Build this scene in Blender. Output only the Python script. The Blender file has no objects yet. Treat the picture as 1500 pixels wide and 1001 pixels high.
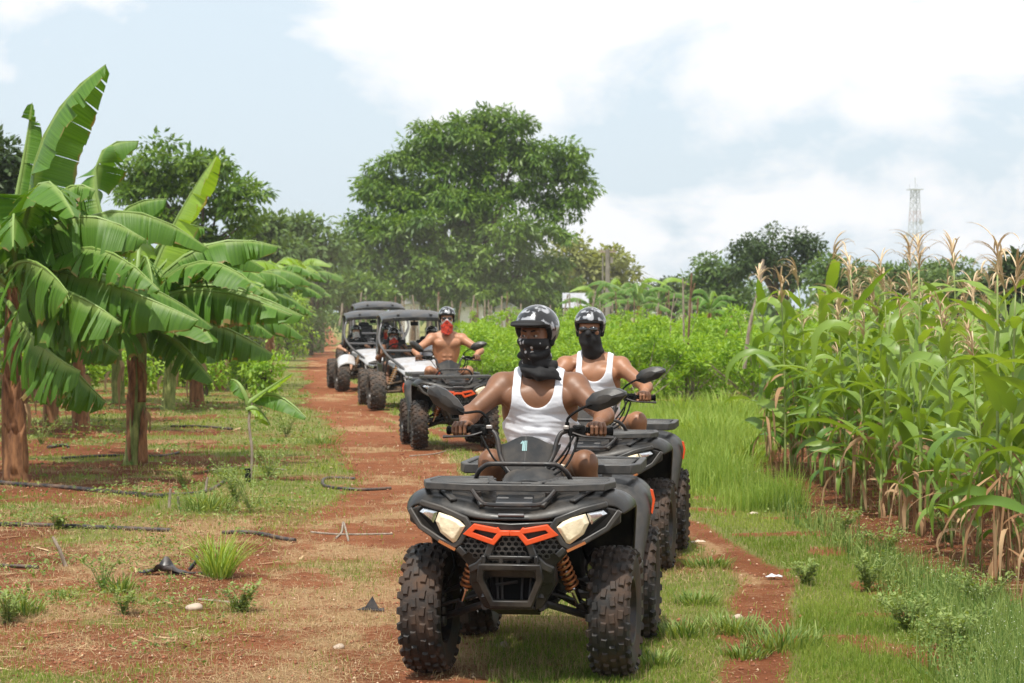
import bpy, math, random
import numpy as np
from mathutils import Vector, Matrix, Euler
from mathutils.geometry import tessellate_polygon
random.seed(7)
rng = np.random.default_rng(11)
scene = bpy.context.scene
COL = scene.collection
PI = math.pi
F = 3300.0
EYE = 1.7
HY = 458.0
def at(px, py, Y):
    return Vector(((px-750)/F*Y, Y, EYE-(py-HY)/F*Y))
def gpt(px, py):
    Y = EYE*F/(py-HY)
    return ((px-750)/F*Y, Y)

# ---------------------------------------------------------------- materials
def nodes(m):
    m.use_nodes = True
    return m.node_tree.nodes, m.node_tree.links
def N(ns, t, **kw):
    n = ns.new(t)
    for k, v in kw.items():
        if k in n.inputs: n.inputs[k].default_value = v
        else: setattr(n, k, v)
    return n
def mixrgb(ns, ls, fac, a, b, bt='MIX'):
    n = ns.new('ShaderNodeMix'); n.data_type = 'RGBA'; n.blend_type = bt
    def put(sock, v):
        if hasattr(v, 'is_linked') or hasattr(v, 'links'): ls.new(v, sock)
        else: sock.default_value = v if not isinstance(v, tuple) or len(v) == 4 else (*v, 1)
    put(n.inputs[0], fac); put(n.inputs[6], a); put(n.inputs[7], b)
    return n.outputs[2]
def ramp(ns, ls, src, stops):
    r = ns.new('ShaderNodeValToRGB')
    while len(r.color_ramp.elements) < len(stops): r.color_ramp.elements.new(0.5)
    for e, (p, c) in zip(r.color_ramp.elements, stops):
        e.position = p; e.color = (c, c, c, 1) if not isinstance(c, tuple) else (*c, 1)
    ls.new(src, r.inputs[0])
    return r.outputs[0]
def mat(name, col, rough=.5, metal=0., vary=0., vscale=20., bump=0., bscale=60., dirt=0., dscale=9., dcol=(.25, .12, .06), spec=.5, coat=0., coord='Object'):
    m = bpy.data.materials.new(name); ns, ls = nodes(m)
    b = ns['Principled BSDF']
    b.inputs['Roughness'].default_value = rough; b.inputs['Metallic'].default_value = metal
    b.inputs['Specular IOR Level'].default_value = spec; b.inputs['Coat Weight'].default_value = coat
    tc = N(ns, 'ShaderNodeTexCoord')
    c = None
    if vary > 0:
        n = N(ns, 'ShaderNodeTexNoise', Scale=vscale, Detail=5.); ls.new(tc.outputs[coord], n.inputs['Vector'])
        f = ramp(ns, ls, n.outputs[0], [(.3, 0.), (.7, 1.)])
        c = mixrgb(ns, ls, f, tuple(x*(1-vary) for x in col), tuple(min(1, x*(1+vary)) for x in col))
    if dirt > 0:
        n = N(ns, 'ShaderNodeTexNoise', Scale=dscale, Detail=7., Roughness=.65); ls.new(tc.outputs[coord], n.inputs['Vector'])
        f = ramp(ns, ls, n.outputs[0], [(.42, 0.), (.75, dirt)])
        c = mixrgb(ns, ls, f, c if c is not None else (*col, 1), (*dcol, 1))
        rr = ramp(ns, ls, n.outputs[0], [(.42, rough), (.75, min(1, rough+.35))]); ls.new(rr, b.inputs['Roughness'])
    if c is not None: ls.new(c, b.inputs['Base Color'])
    else: b.inputs['Base Color'].default_value = (*col, 1)
    if bump > 0:
        n = N(ns, 'ShaderNodeTexNoise', Scale=bscale, Detail=4.); ls.new(tc.outputs[coord], n.inputs['Vector'])
        bp = N(ns, 'ShaderNodeBump', Strength=bump, Distance=.01); ls.new(n.outputs[0], bp.inputs['Height']); ls.new(bp.outputs[0], b.inputs['Normal'])
    return m
def leaf_mat(name, c1, c2, trans=.35, rough=.45, stripe=0., spec=.35, tcol=None):
    """leaf surface: tint attribute picks between two colours, light passes through"""
    m = bpy.data.materials.new(name); ns, ls = nodes(m)
    b = ns['Principled BSDF']; out = ns['Material Output']
    a = N(ns, 'ShaderNodeAttribute', attribute_name='tint')
    c = mixrgb(ns, ls, a.outputs['Fac'], (*c1, 1), (*c2, 1))
    if stripe > 0:
        uv = N(ns, 'ShaderNodeAttribute', attribute_name='along')
        cx = N(ns, 'ShaderNodeCombineXYZ'); ls.new(uv.outputs['Fac'], cx.inputs[0])
        w = N(ns, 'ShaderNodeTexNoise', Scale=stripe, Detail=3.); ls.new(cx.outputs[0], w.inputs['Vector'])
        f = ramp(ns, ls, w.outputs[0], [(.3, 0.), (.7, 1.)])
        c = mixrgb(ns, ls, f, c, mixrgb(ns, ls, .65, c, (c2[0]*1.6, c2[1]*1.4, c2[2]*1.2, 1)))
        bp = N(ns, 'ShaderNodeBump', Strength=.8, Distance=.012); ls.new(w.outputs[0], bp.inputs['Height']); ls.new(bp.outputs[0], b.inputs['Normal'])
        rib = N(ns, 'ShaderNodeAttribute', attribute_name='rib')
        c = mixrgb(ns, ls, rib.outputs['Fac'], c, (.30, .42, .12, 1))
        ed = N(ns, 'ShaderNodeAttribute', attribute_name='edge'); tco = N(ns, 'ShaderNodeTexCoord'); en = N(ns, 'ShaderNodeTexNoise', Scale=3.5, Detail=5.); ls.new(tco.outputs['Object'], en.inputs['Vector'])
        mu = N(ns, 'ShaderNodeMath', operation='MULTIPLY'); ls.new(ed.outputs['Fac'], mu.inputs[0]); ls.new(en.outputs[0], mu.inputs[1])
        c = mixrgb(ns, ls, ramp(ns, ls, mu.outputs[0], [(.47, 0.), (.56, .85)]), c, (.28, .17, .06, 1))
    ls.new(c, b.inputs['Base Color'])
    b.inputs['Roughness'].default_value = rough; b.inputs['Specular IOR Level'].default_value = spec
    t = N(ns, 'ShaderNodeBsdfTranslucent')
    tc = mixrgb(ns, ls, 1., c, (*(tcol or (1.6, 1.5, .5)), 1), 'MULTIPLY'); ls.new(tc, t.inputs[0])
    mx = N(ns, 'ShaderNodeMixShader'); mx.inputs[0].default_value = trans
    ls.new(b.outputs[0], mx.inputs[1]); ls.new(t.outputs[0], mx.inputs[2]); ls.new(mx.outputs[0], out.inputs[0])
    return m

# ---------------------------------------------------------------- objects
def tag(o, label=None, cat=None, group=None, kind=None):
    if label: o['label'] = label
    if cat: o['category'] = cat
    if group: o['group'] = group
    if kind: o['kind'] = kind
    return o
def empty(name, loc=(0, 0, 0), rz=0., label=None, cat=None, group=None, parent=None):
    o = bpy.data.objects.new(name, None); COL.objects.link(o); o.location = loc; o.rotation_euler = (0, 0, rz)
    o.empty_display_size = .1
    if parent: o.parent = parent
    return tag(o, label, cat, group)
def link(name, me, material=None, parent=None, smooth=None):
    o = bpy.data.objects.new(name, me); COL.objects.link(o)
    if material is not None:
        for mm in (material if isinstance(material, (list, tuple)) else [material]): me.materials.append(mm)
    if parent is not None: o.parent = parent
    if smooth is not None:
        me.shade_smooth()
        if smooth < 180: me.set_sharp_from_angle(angle=math.radians(smooth))
    return o
def children(o): return [c for c in scene.objects if c.parent == o]
def copy_tree(o, kids=None):
    c = o.copy(); COL.objects.link(c)
    for ch in list(o.children):
        d = copy_tree(ch); d.parent = c
    return c
def mesh_np(name, V, Fq, attrs=None, smooth=False):
    """V (n,3); Fq (m,3|4) array or list of arrays of faces"""
    fl = Fq if isinstance(Fq, list) else [Fq]
    me = bpy.data.meshes.new(name)
    V = np.asarray(V, dtype=np.float32)
    me.vertices.add(len(V)); me.vertices.foreach_set('co', V.ravel())
    loops = np.concatenate([np.asarray(f, dtype=np.int32).ravel() for f in fl])
    tot = np.concatenate([np.full(len(f), np.asarray(f).shape[1], dtype=np.int32) for f in fl])
    st = np.concatenate([[0], np.cumsum(tot)[:-1]]).astype(np.int32)
    me.loops.add(len(loops)); me.loops.foreach_set('vertex_index', loops)
    me.polygons.add(len(tot)); me.polygons.foreach_set('loop_start', st)
    try: me.polygons.foreach_set('loop_total', tot)
    except Exception: pass
    if attrs:
        for k, v in attrs.items():
            a = me.attributes.new(k, 'FLOAT', 'POINT'); a.data.foreach_set('value', np.asarray(v, dtype=np.float32))
    me.update(calc_edges=True); me.validate()
    if smooth: me.shade_smooth()
    return me

class MB:
    def __init__(s): s.v = []; s.f = []
    def add(s, vs, fs):
        o = len(s.v); s.v += [tuple(v) for v in vs]; s.f += [tuple(i+o for i in f) for f in fs]; return s
    def box(s, c, size, rot=None, taper=1.):
        x, y, z = [d/2 for d in size]; c = Vector(c)
        R = Euler([math.radians(a) for a in rot]).to_matrix() if rot else Matrix.Identity(3)
        vs = []
        for dz, t in ((-z, 1.), (z, taper)):
            for dx, dy in ((-x, -y), (x, -y), (x, y), (-x, y)): vs.append(c + R @ Vector((dx*t, dy*t, dz)))
        return s.add(vs, [(3, 2, 1, 0), (4, 5, 6, 7), (0, 1, 5, 4), (1, 2, 6, 5), (2, 3, 7, 6), (3, 0, 4, 7)])
    def tube(s, pts, r, n=8, closed=False, flat=1.):
        P = [Vector(p) for p in pts]; m = len(P)
        R = r if isinstance(r, (list, tuple)) else [r]*m
        T = []
        for i in range(m):
            a = P[(i-1) % m] if (closed or i > 0) else P[i]; b = P[(i+1) % m] if (closed or i < m-1) else P[i]
            d = (b-a); T.append(d.normalized() if d.length > 1e-9 else Vector((0, 0, 1)))
        u = T[0].orthogonal().normalized()
        if abs(T[0].z) < .9: u = (Vector((0, 0, 1)) - T[0]*T[0].z).normalized()
        vs = []
        for i in range(m):
            u = (u - T[i]*u.dot(T[i])).normalized(); w = T[i].cross(u)
            for k in range(n):
                a = 2*PI*k/n; vs.append(P[i] + (u*math.cos(a)*flat + w*math.sin(a))*R[i])
        fs = []
        for i in range(m if closed else m-1):
            j = (i+1) % m
            for k in range(n): fs.append((i*n+k, i*n+(k+1) % n, j*n+(k+1) % n, j*n+k))
        if not closed: fs += [tuple(range(n-1, -1, -1)), tuple((m-1)*n+k for k in range(n))]
        return s.add(vs, fs)
    def rtube(s, pts, w, h, closed=False, up=(0, 0, 1)):
        P = [Vector(p) for p in pts]; m = len(P); up = Vector(up); vs = []
        for i in range(m):
            a = P[(i-1) % m] if (closed or i > 0) else P[i]; b = P[(i+1) % m] if (closed or i < m-1) else P[i]
            d1 = (P[i]-a).normalized() if (P[i]-a).length > 1e-9 else (b-P[i]).normalized()
            d2 = (b-P[i]).normalized() if (b-P[i]).length > 1e-9 else d1
            t = (d1+d2).normalized(); sc = 1/max(.5, math.sqrt(max(.01, (1+d1.dot(d2))/2)))
            sd = t.cross(up).normalized()*(w/2*sc)
            uu = sd.cross(t).normalized()*(h/2)
            vs += [P[i]-sd-uu, P[i]+sd-uu, P[i]+sd+uu, P[i]-sd+uu]
        fs = []
        for i in range(m if closed else m-1):
            j = (i+1) % m
            for k in range(4): fs.append((i*4+k, j*4+k, j*4+(k+1) % 4, i*4+(k+1) % 4))
        if not closed: fs += [(0, 1, 2, 3), ((m-1)*4+3, (m-1)*4+2, (m-1)*4+1, (m-1)*4)]
        return s.add(vs, fs)
    def lathe(s, prof, n=32, c=(0, 0, 0), axis='x', closed=False):
        vs = []; c = Vector(c)
        for r, h in prof:
            for k in range(n):
                a = 2*PI*k/n; p = (h, r*math.cos(a), r*math.sin(a))
                if axis == 'z': p = (r*math.cos(a), r*math.sin(a), h)
                if axis == 'y': p = (r*math.cos(a), h, -r*math.sin(a))
                vs.append(c+Vector(p))
        m = len(prof)
        fs = [(i*n+k, ((i+1) % m)*n+k, ((i+1) % m)*n+(k+1) % n, i*n+(k+1) % n) for i in range(m if closed else m-1) for k in range(n)]
        return s.add(vs, fs)
    def prism(s, outl, y0, depth, dome=0., ins=.75, yf=None, xf=None):
        """outline in x,z; front face toward -y at y0, back at y0+depth"""
        n = len(outl); cx = sum(p[0] for p in outl)/n; cz = sum(p[1] for p in outl)/n
        g = (lambda x, z: yf(x, z)) if yf else (lambda x, z: 0)
        vs = [(x, y0+depth+g(x, z), z) for x, z in outl] + [(x, y0+g(x, z), z) for x, z in outl]
        ii = [(cx+(x-cx)*ins, cz+(z-cz)*ins) for x, z in outl]
        vs += [(x, y0-dome+g(x, z), z) for x, z in ii] + [(cx, y0-dome*1.15+g(cx, cz), cz), (cx, y0+depth+g(cx, cz), cz)]
        fs = []
        area = sum(outl[i][0]*outl[(i+1) % n][1]-outl[(i+1) % n][0]*outl[i][1] for i in range(n))
        for i in range(n):
            j = (i+1) % n
            q = [(i, j, n+j, n+i), (n+i, n+j, 2*n+j, 2*n+i), (2*n+i, 2*n+j, 3*n), (j, i, 3*n+1)]
            fs += [tuple(reversed(t)) for t in q] if area < 0 else q
        if xf: vs = [xf @ Vector(v) for v in vs]
        return s.add(vs, fs)
    def ribbon(s, pts, w, y0, depth, closed=False, yf=None):
        """flat bar following points in x,z"""
        m = len(pts); P = [Vector(p) for p in pts]; vs = []
        for i in range(m):
            a = P[i-1] if (closed or i > 0) else None; b = P[(i+1) % m] if (closed or i < m-1) else None
            d1 = (P[i]-a).normalized() if a is not None else (b-P[i]).normalized()
            d2 = (b-P[i]).normalized() if b is not None else d1
            t = (d1+d2).normalized(); sc = 1/max(.45, math.sqrt(max(.01, (1+d1.dot(d2))/2)))
            nn = Vector((-t.y, t.x))*(w/2*sc)
            for q in (P[i]-nn, P[i]+nn):
                yy = yf(q.x, q.y) if yf else 0
                vs += [(q.x, y0+yy, q.y), (q.x, y0+depth+yy, q.y)]
        fs = []
        for i in range(m if closed else m-1):
            j = (i+1) % m; A = i*4; B = j*4
            fs += [(A, B, B+2, A+2), (A+1, A+3, B+3, B+1), (A, A+1, B+1, B), (A+2, B+2, B+3, A+3)]
        if not closed: fs += [(0, 2, 3, 1), ((m-1)*4, (m-1)*4+1, (m-1)*4+3, (m-1)*4+2)]
        return s.add(vs, fs)
    def strip(s, xs, top, bot, yf, thick, rows=4):
        """panel whose top and bottom edges are functions of x"""
        vs = []; nx = len(xs); R = rows+1
        for side in (0, 1):
            for x in xs:
                for r in range(R):
                    z = bot(x)+(top(x)-bot(x))*r/rows
                    vs.append((x, yf(x, z)+side*thick, z))
        fs = []; K = nx*R
        for i in range(nx-1):
            for r in range(rows):
                a = i*R+r; b = a+R
                fs += [(a, b, b+1, a+1), (K+a, K+a+1, K+b+1, K+b)]
            a = i*R; b = a+R; fs.append((a, K+a, K+b, b)); a += rows; b += rows; fs.append((a, b, K+b, K+a))
        for i in (0, nx-1):
            for r in range(rows):
                a = i*R+r; q = (a, a+1, K+a+1, K+a); fs.append(q if i == 0 else tuple(reversed(q)))
        return s.add(vs, fs)
    def grid(s, rows):
        n = len(rows[0]); vs = [p for r in rows for p in r]
        return s.add(vs, [(i*n+j, i*n+j+1, (i+1)*n+j+1, (i+1)*n+j) for i in range(len(rows)-1) for j in range(n-1)])
    def mirror(s):
        o = len(s.v); s.v += [(-x, y, z) for x, y, z in s.v]; s.f += [tuple(reversed([i+o for i in f])) for f in s.f]; return s
    def mesh(s, name):
        me = bpy.data.meshes.new(name); me.from_pydata(s.v, [], s.f); me.update(); return me
    def build(s, name, material, parent=None, smooth=40, bevel=0., sub=0, solid=0., seg=2):
        o = link(name, s.mesh(name), material, parent, smooth)
        if sub:
            m = o.modifiers.new('sub', 'SUBSURF'); m.levels = sub; m.render_levels = sub
        if solid:
            m = o.modifiers.new('solid', 'SOLIDIFY'); m.thickness = solid; m.offset = -1
        if bevel:
            m = o.modifiers.new('bev', 'BEVEL'); m.width = bevel; m.segments = seg; m.limit_method = 'ANGLE'; m.angle_limit = math.radians(35); m.harden_normals = False
        return o
def lerpf(pts):
    X = [p[0] for p in pts]; Y = [p[1] for p in pts]
    return lambda x: float(np.interp(x, X, Y))
def sm(pts, n=6):
    """catmull-rom smoothing of a polyline"""
    P = [Vector(p) for p in pts]; out = []
    for i in range(len(P)-1):
        a = P[max(0, i-1)]; b = P[i]; c = P[i+1]; d = P[min(len(P)-1, i+2)]
        for k in range(n):
            t = k/n
            out.append(.5*((2*b)+(c-a)*t+(2*a-5*b+4*c-d)*t*t+(-a+3*b-3*c+d)*t**3))
    out.append(P[-1]); return out

# ---------------------------------------------------------------- smooth solids (distance fields, polygonised)
def cap(a, b, ra, rb, k=.02, op=1, tg=''): return dict(t='c', a=np.array(a, float), b=np.array(b, float), ra=ra, rb=rb, k=k, op=op, tg=tg)
def ell(c, r, k=.02, op=1, R=None, tg=''):
    r = (r, r, r) if isinstance(r, (int, float)) else r
    return dict(t='e', c=np.array(c, float), r=np.array(r, float), k=k, op=op, R=R, tg=tg)
def xform(prims, M):
    out = []; R3 = np.array(M.to_3x3())
    for p in prims:
        q = dict(p)
        if p['t'] == 'c':
            q['a'] = np.array(M @ Vector(p['a'])); q['b'] = np.array(M @ Vector(p['b']))
        else:
            q['c'] = np.array(M @ Vector(p['c'])); q['R'] = R3 if p['R'] is None else R3 @ p['R']
        out.append(q)
    return out
def bounds(prims, pad=.03):
    lo = np.full(3, 9.); hi = -lo
    for p in prims:
        if p['op'] < 0: continue
        if p['t'] == 'c': r = max(p['ra'], p['rb']); l = np.minimum(p['a'], p['b'])-r; h = np.maximum(p['a'], p['b'])+r
        else: r = p['r'].max() if p['R'] is not None else p['r']; l = p['c']-r; h = p['c']+r
        lo = np.minimum(lo, l); hi = np.maximum(hi, h)
    return lo-pad, hi+pad
class Field:
    def __init__(s, lo, hi, res):
        s.lo = np.array(lo, float); s.res = res
        s.n = np.ceil((np.array(hi)-s.lo)/res).astype(int)+1
        s.F = np.full(s.n, .09, np.float32)
        s.ax = [(s.lo[i]+np.arange(s.n[i])*res).astype(np.float32) for i in range(3)]
    def xyz(s): return s.ax[0][:, None, None], s.ax[1][None, :, None], s.ax[2][None, None, :]
    def apply(s, prims):
        for p in prims:
            if p['t'] == 'c': r = max(p['ra'], p['rb']); l = np.minimum(p['a'], p['b'])-r; h = np.maximum(p['a'], p['b'])+r
            else: r = p['r'].max() if p['R'] is not None else p['r']; l = p['c']-r; h = p['c']+r
            pad = p['k']+.025
            i0 = np.clip(np.floor((l-pad-s.lo)/s.res).astype(int), 0, s.n); i1 = np.clip(np.ceil((h+pad-s.lo)/s.res).astype(int)+1, 0, s.n)
            if (i1 <= i0).any(): continue
            X = s.ax[0][i0[0]:i1[0], None, None]; Y = s.ax[1][None, i0[1]:i1[1], None]; Z = s.ax[2][None, None, i0[2]:i1[2]]
            if p['t'] == 'c':
                a = p['a']; d = p['b']-a; L = max(1e-9, d.dot(d))
                t = np.clip(((X-a[0])*d[0]+(Y-a[1])*d[1]+(Z-a[2])*d[2])/L, 0, 1)
                D = np.sqrt((X-a[0]-t*d[0])**2+(Y-a[1]-t*d[1])**2+(Z-a[2]-t*d[2])**2)-(p['ra']+(p['rb']-p['ra'])*t)
            else:
                x, y, z = X-p['c'][0], Y-p['c'][1], Z-p['c'][2]
                if p['R'] is not None:
                    R = p['R']; x, y, z = x*R[0, 0]+y*R[1, 0]+z*R[2, 0], x*R[0, 1]+y*R[1, 1]+z*R[2, 1], x*R[0, 2]+y*R[1, 2]+z*R[2, 2]
                r = p['r']; k0 = np.sqrt((x/r[0])**2+(y/r[1])**2+(z/r[2])**2)+1e-6; k1 = np.sqrt((x/r[0]**2)**2+(y/r[1]**2)**2+(z/r[2]**2)**2)+1e-6
                D = k0*(k0-1)/k1
            sl = tuple(slice(i0[i], i1[i]) for i in range(3)); S = s.F[sl]; k = p['k']
            if p['op'] > 0:
                hh = np.clip(.5+.5*(S-D)/k, 0, 1); s.F[sl] = S*(1-hh)+D*hh-k*hh*(1-hh)
            else:
                D = -D; hh = np.clip(.5-.5*(S-D)/k, 0, 1); s.F[sl] = S*(1-hh)+D*hh+k*hh*(1-hh)
        return s
    def mesh(s, name, relax=1):
        Fd = s.F; I = Fd < 0; n = Fd.shape
        c = [I[a:n[0]-1+a, b:n[1]-1+b, d:n[2]-1+d] for a in (0, 1) for b in (0, 1) for d in (0, 1)]
        cnt = sum(x.astype(np.int8) for x in c); act = (cnt > 0) & (cnt < 8)
        idx = np.argwhere(act); ids = np.full(act.shape, -1, np.int32); ids[act] = np.arange(len(idx))
        acc = np.zeros((len(idx), 3)); w = np.zeros(len(idx))
        for ax in range(3):
            o1, o2 = [a for a in range(3) if a != ax]
            for a in (0, 1):
                for b in (0, 1):
                    p = idx.copy(); p[:, o1] += a; p[:, o2] += b; q = p.copy(); q[:, ax] += 1
                    f0 = Fd[p[:, 0], p[:, 1], p[:, 2]]; f1 = Fd[q[:, 0], q[:, 1], q[:, 2]]
                    cr = (f0 < 0) != (f1 < 0); t = np.where(cr, f0/np.where(cr, f0-f1, 1), 0)
                    pos = p.astype(float); pos[:, ax] += t; acc[cr] += pos[cr]; w[cr] += 1
        V = acc/np.maximum(w, 1)[:, None]
        quads = []
        for ax in range(3):
            o1, o2 = [(1, 2), (2, 0), (0, 1)][ax]
            A = np.take(I, range(n[ax]-1), ax); B = np.take(I, range(1, n[ax]), ax)
            e = np.argwhere(A != B); e = e[(e[:, o1] > 0) & (e[:, o2] > 0) & (e[:, o1] < n[o1]-1) & (e[:, o2] < n[o2]-1)]
            def g(d1, d2):
                p = e.copy(); p[:, o1] -= d1; p[:, o2] -= d2; return ids[p[:, 0], p[:, 1], p[:, 2]]
            q = np.stack([g(1, 1), g(0, 1), g(0, 0), g(1, 0)], 1)
            fl = ~I[e[:, 0], e[:, 1], e[:, 2]]
            q[fl] = q[fl][:, ::-1]; quads.append(q)
        Q = np.concatenate(quads); Q = Q[(Q >= 0).all(1)]
        for _ in range(relax):
            S = np.zeros_like(V); ct = np.zeros(len(V))
            for a in range(4):
                np.add.at(S, Q[:, a], V[Q[:, (a+1) % 4]]); np.add.at(S, Q[:, a], V[Q[:, (a+3) % 4]]); np.add.at(ct, Q[:, a], 2)
            V = V*.5+.5*S/np.maximum(ct, 1)[:, None]
        V = s.lo+V*s.res
        return mesh_np(name, V, Q, smooth=True)
# ================================================================ quads
M = {}
M['plastic'] = mat('dark_plastic', (.010, .0105, .011), .32, vary=.12, vscale=14, bump=.05, bscale=300, dirt=.38, dscale=7, dcol=(.14, .11, .08), spec=.38)
M['plastic2'] = mat('grey_plastic', (.030, .031, .032), .36, vary=.1, vscale=14, bump=.05, bscale=300, dirt=.35, dscale=7, dcol=(.2, .16, .12))
M['panel'] = mat('grey_painted_plastic', (.16, .165, .175), .32, dirt=.35, dscale=6, dcol=(.25, .2, .15), coat=.2)
M['black'] = mat('matt_black', (.006, .006, .006), .7, spec=.2)
M['blackmetal'] = mat('black_painted_steel', (.018, .018, .019), .38, dirt=.25, dscale=20, dcol=(.18, .11, .07))
M['rack'] = mat('rack_steel', (.036, .037, .038), .42, dirt=.35, dscale=12, dcol=(.2, .17, .14))
M['chrome'] = mat('chrome', (.75, .76, .78), .15, 1.)
M['steel'] = mat('bare_steel', (.5, .48, .45), .35, .9, dirt=.4, dscale=30)
M['orange'] = mat('orange_plastic', (.72, .085, .018), .4, vary=.06, vscale=40)
M['lens'] = mat('lamp_lens', (.90, .78, .56), .12, vary=.14, vscale=38, coat=1., bump=.3, bscale=60, dirt=.25, dscale=45, dcol=(.45, .28, .12))
M['chromelens'] = mat('lamp_reflector', (.7, .73, .78), .12, .85, vary=.3, vscale=25)
M['spring'] = mat('copper_spring', (.55, .20, .07), .35, .5, dirt=.3, dscale=40)
M['rubber'] = mat('tyre_rubber', (.014, .0135, .013), .62, vary=.2, vscale=30, bump=.15, bscale=160, dirt=.85, dscale=6, dcol=(.125, .07, .042))
M['rubber3'] = mat('dusty_tyre_rubber', (.04, .037, .034), .85, vary=.2, vscale=30, dirt=1., dscale=7, dcol=(.17, .11, .075))
M['rim'] = mat('rim_metal', (.028, .028, .03), .35, .5, dirt=.6, dscale=12, dcol=(.16, .1, .06))
M['decal'] = mat('pale_decal', (.35, .55, .55), .5)
M['seat'] = mat('seat_vinyl', (.015, .015, .016), .5, bump=.2, bscale=400)
M['redcable'] = mat('red_cable', (.3, .02, .01), .5)

def tyre_mesh(R, W, knobs, Ri):
    h = W/2; mb = MB()
    c = R-.009
    prof = [(Ri, -h*.62), (Ri+.012, -h*.80), ((Ri+c)/2, -h*1.0), (c-.045, -h*1.0), (c-.018, -h*.90), (c-.004, -h*.6), (c, -h*.25), (c, h*.25), (c-.004, h*.6), (c-.018, h*.90), (c-.045, h*1.0), ((Ri+c)/2, h*1.0), (Ri+.012, h*.80), (Ri, h*.62)]
    mb.lathe(prof, 48)
    mb.f = [tuple(reversed(f)) for f in mb.f]
    def knob(a, x, sx, sa, hgt, tilt, rr, skew=0):
        Mx = Matrix.Rotation(a, 4, 'X') @ Matrix.Translation((x, 0, rr)) @ Matrix.Rotation(tilt, 4, 'Y') @ Matrix.Rotation(skew, 4, 'Z')
        k = MB().box((0, 0, hgt/2), (sx, sa, hgt+.012), taper=.70)
        mb.add([Mx @ Vector(v) for v in k.v], k.f)
    for i in range(knobs):
        a = 2*PI*i/knobs; st = 2*PI*R/knobs
        for s in (-1, 1):
            knob(a+(.5 if s > 0 else 0)*2*PI/knobs, s*h*.22, h*.34, st*.66, .007, 0, c-.003, s*.12)
            knob(a+(.25 if s > 0 else .75)*2*PI/knobs, s*h*.62, h*.32, st*.62, .007, s*.22, c-.007, -s*.08)
            knob(a+(.5 if s < 0 else 0)*2*PI/knobs, s*h*.93, h*.26, st*.52, .008, s*.95, c-.020)
    return mb
TM = {}
def make_wheel(parent, loc, R, W, side, steer=0., rub='rubber', knobs=24, Ri=.155, rimmat='rim', name='wheel'):
    w = empty(name, loc, 0, parent=parent); w.rotation_euler = (random.uniform(0, .2), 0, steer + (0 if side > 0 else PI))
    key = (R, W, rub)
    if key not in TM:
        me = tyre_mesh(R, W, knobs, Ri).mesh('tyre'); me.materials.append(M[rub]); me.shade_smooth(); me.set_sharp_from_angle(angle=math.radians(32))
        h = W/2; r = MB()
        r.lathe([(Ri+.008, h*.84), (Ri+.004, h*.90), (Ri-.006, h*.86), (Ri-.012, h*.55), (Ri-.02, h*.30), (Ri*.78, h*.22), (Ri*.55, h*.42), (Ri*.36, h*.45), (Ri*.30, h*.60), (Ri*.16, h*.66), (0.001, h*.66)], 40)
        r.lathe([(Ri*.99, -h*.8), (Ri*.95, 0), (Ri-.014, h*.5)], 40)
        r.lathe([(.05, -h*.9), (.055, -h*.2), (.0, -h*.1)], 16)
        for k in range(5):
            a = 2*PI*k/5
            r.lathe([(.011, h*.45), (.011, h*.62), (.001, h*.64)], 6, (0, Ri*.46*math.cos(a), Ri*.46*math.sin(a)))
        rm = r.mesh('rim'); rm.materials.append(M[rimmat]); rm.shade_smooth(); rm.set_sharp_from_angle(angle=math.radians(40))
        hol = MB()
        for k in range(10):
            a = 2*PI*(k+.5)/10; ca, sa = math.cos(a), math.sin(a)
            o = []
            for q in range(10):
                b = 2*PI*q/10; rr = Ri*.72+.013*math.cos(b); tt = .017*math.sin(b)
                o.append((h*.335+.01*(rr-Ri*.72)/.013*-.6, rr*ca-tt*sa, rr*sa+tt*ca))
            hol.add(o, [tuple(range(10))])
        hm = hol.mesh('rim_slot_shade'); hm.materials.append(M['black'])  # flat black ovals stand in for the shade inside the rim holes
        TM[key] = (me, rm, hm)
    me, rm, hm = TM[key]
    for nm, m_ in (('tyre', me), ('rim', rm), ('rim_slot_shade', hm)):
        o = bpy.data.objects.new(nm, m_); COL.objects.link(o); o.parent = w
    return w

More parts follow.
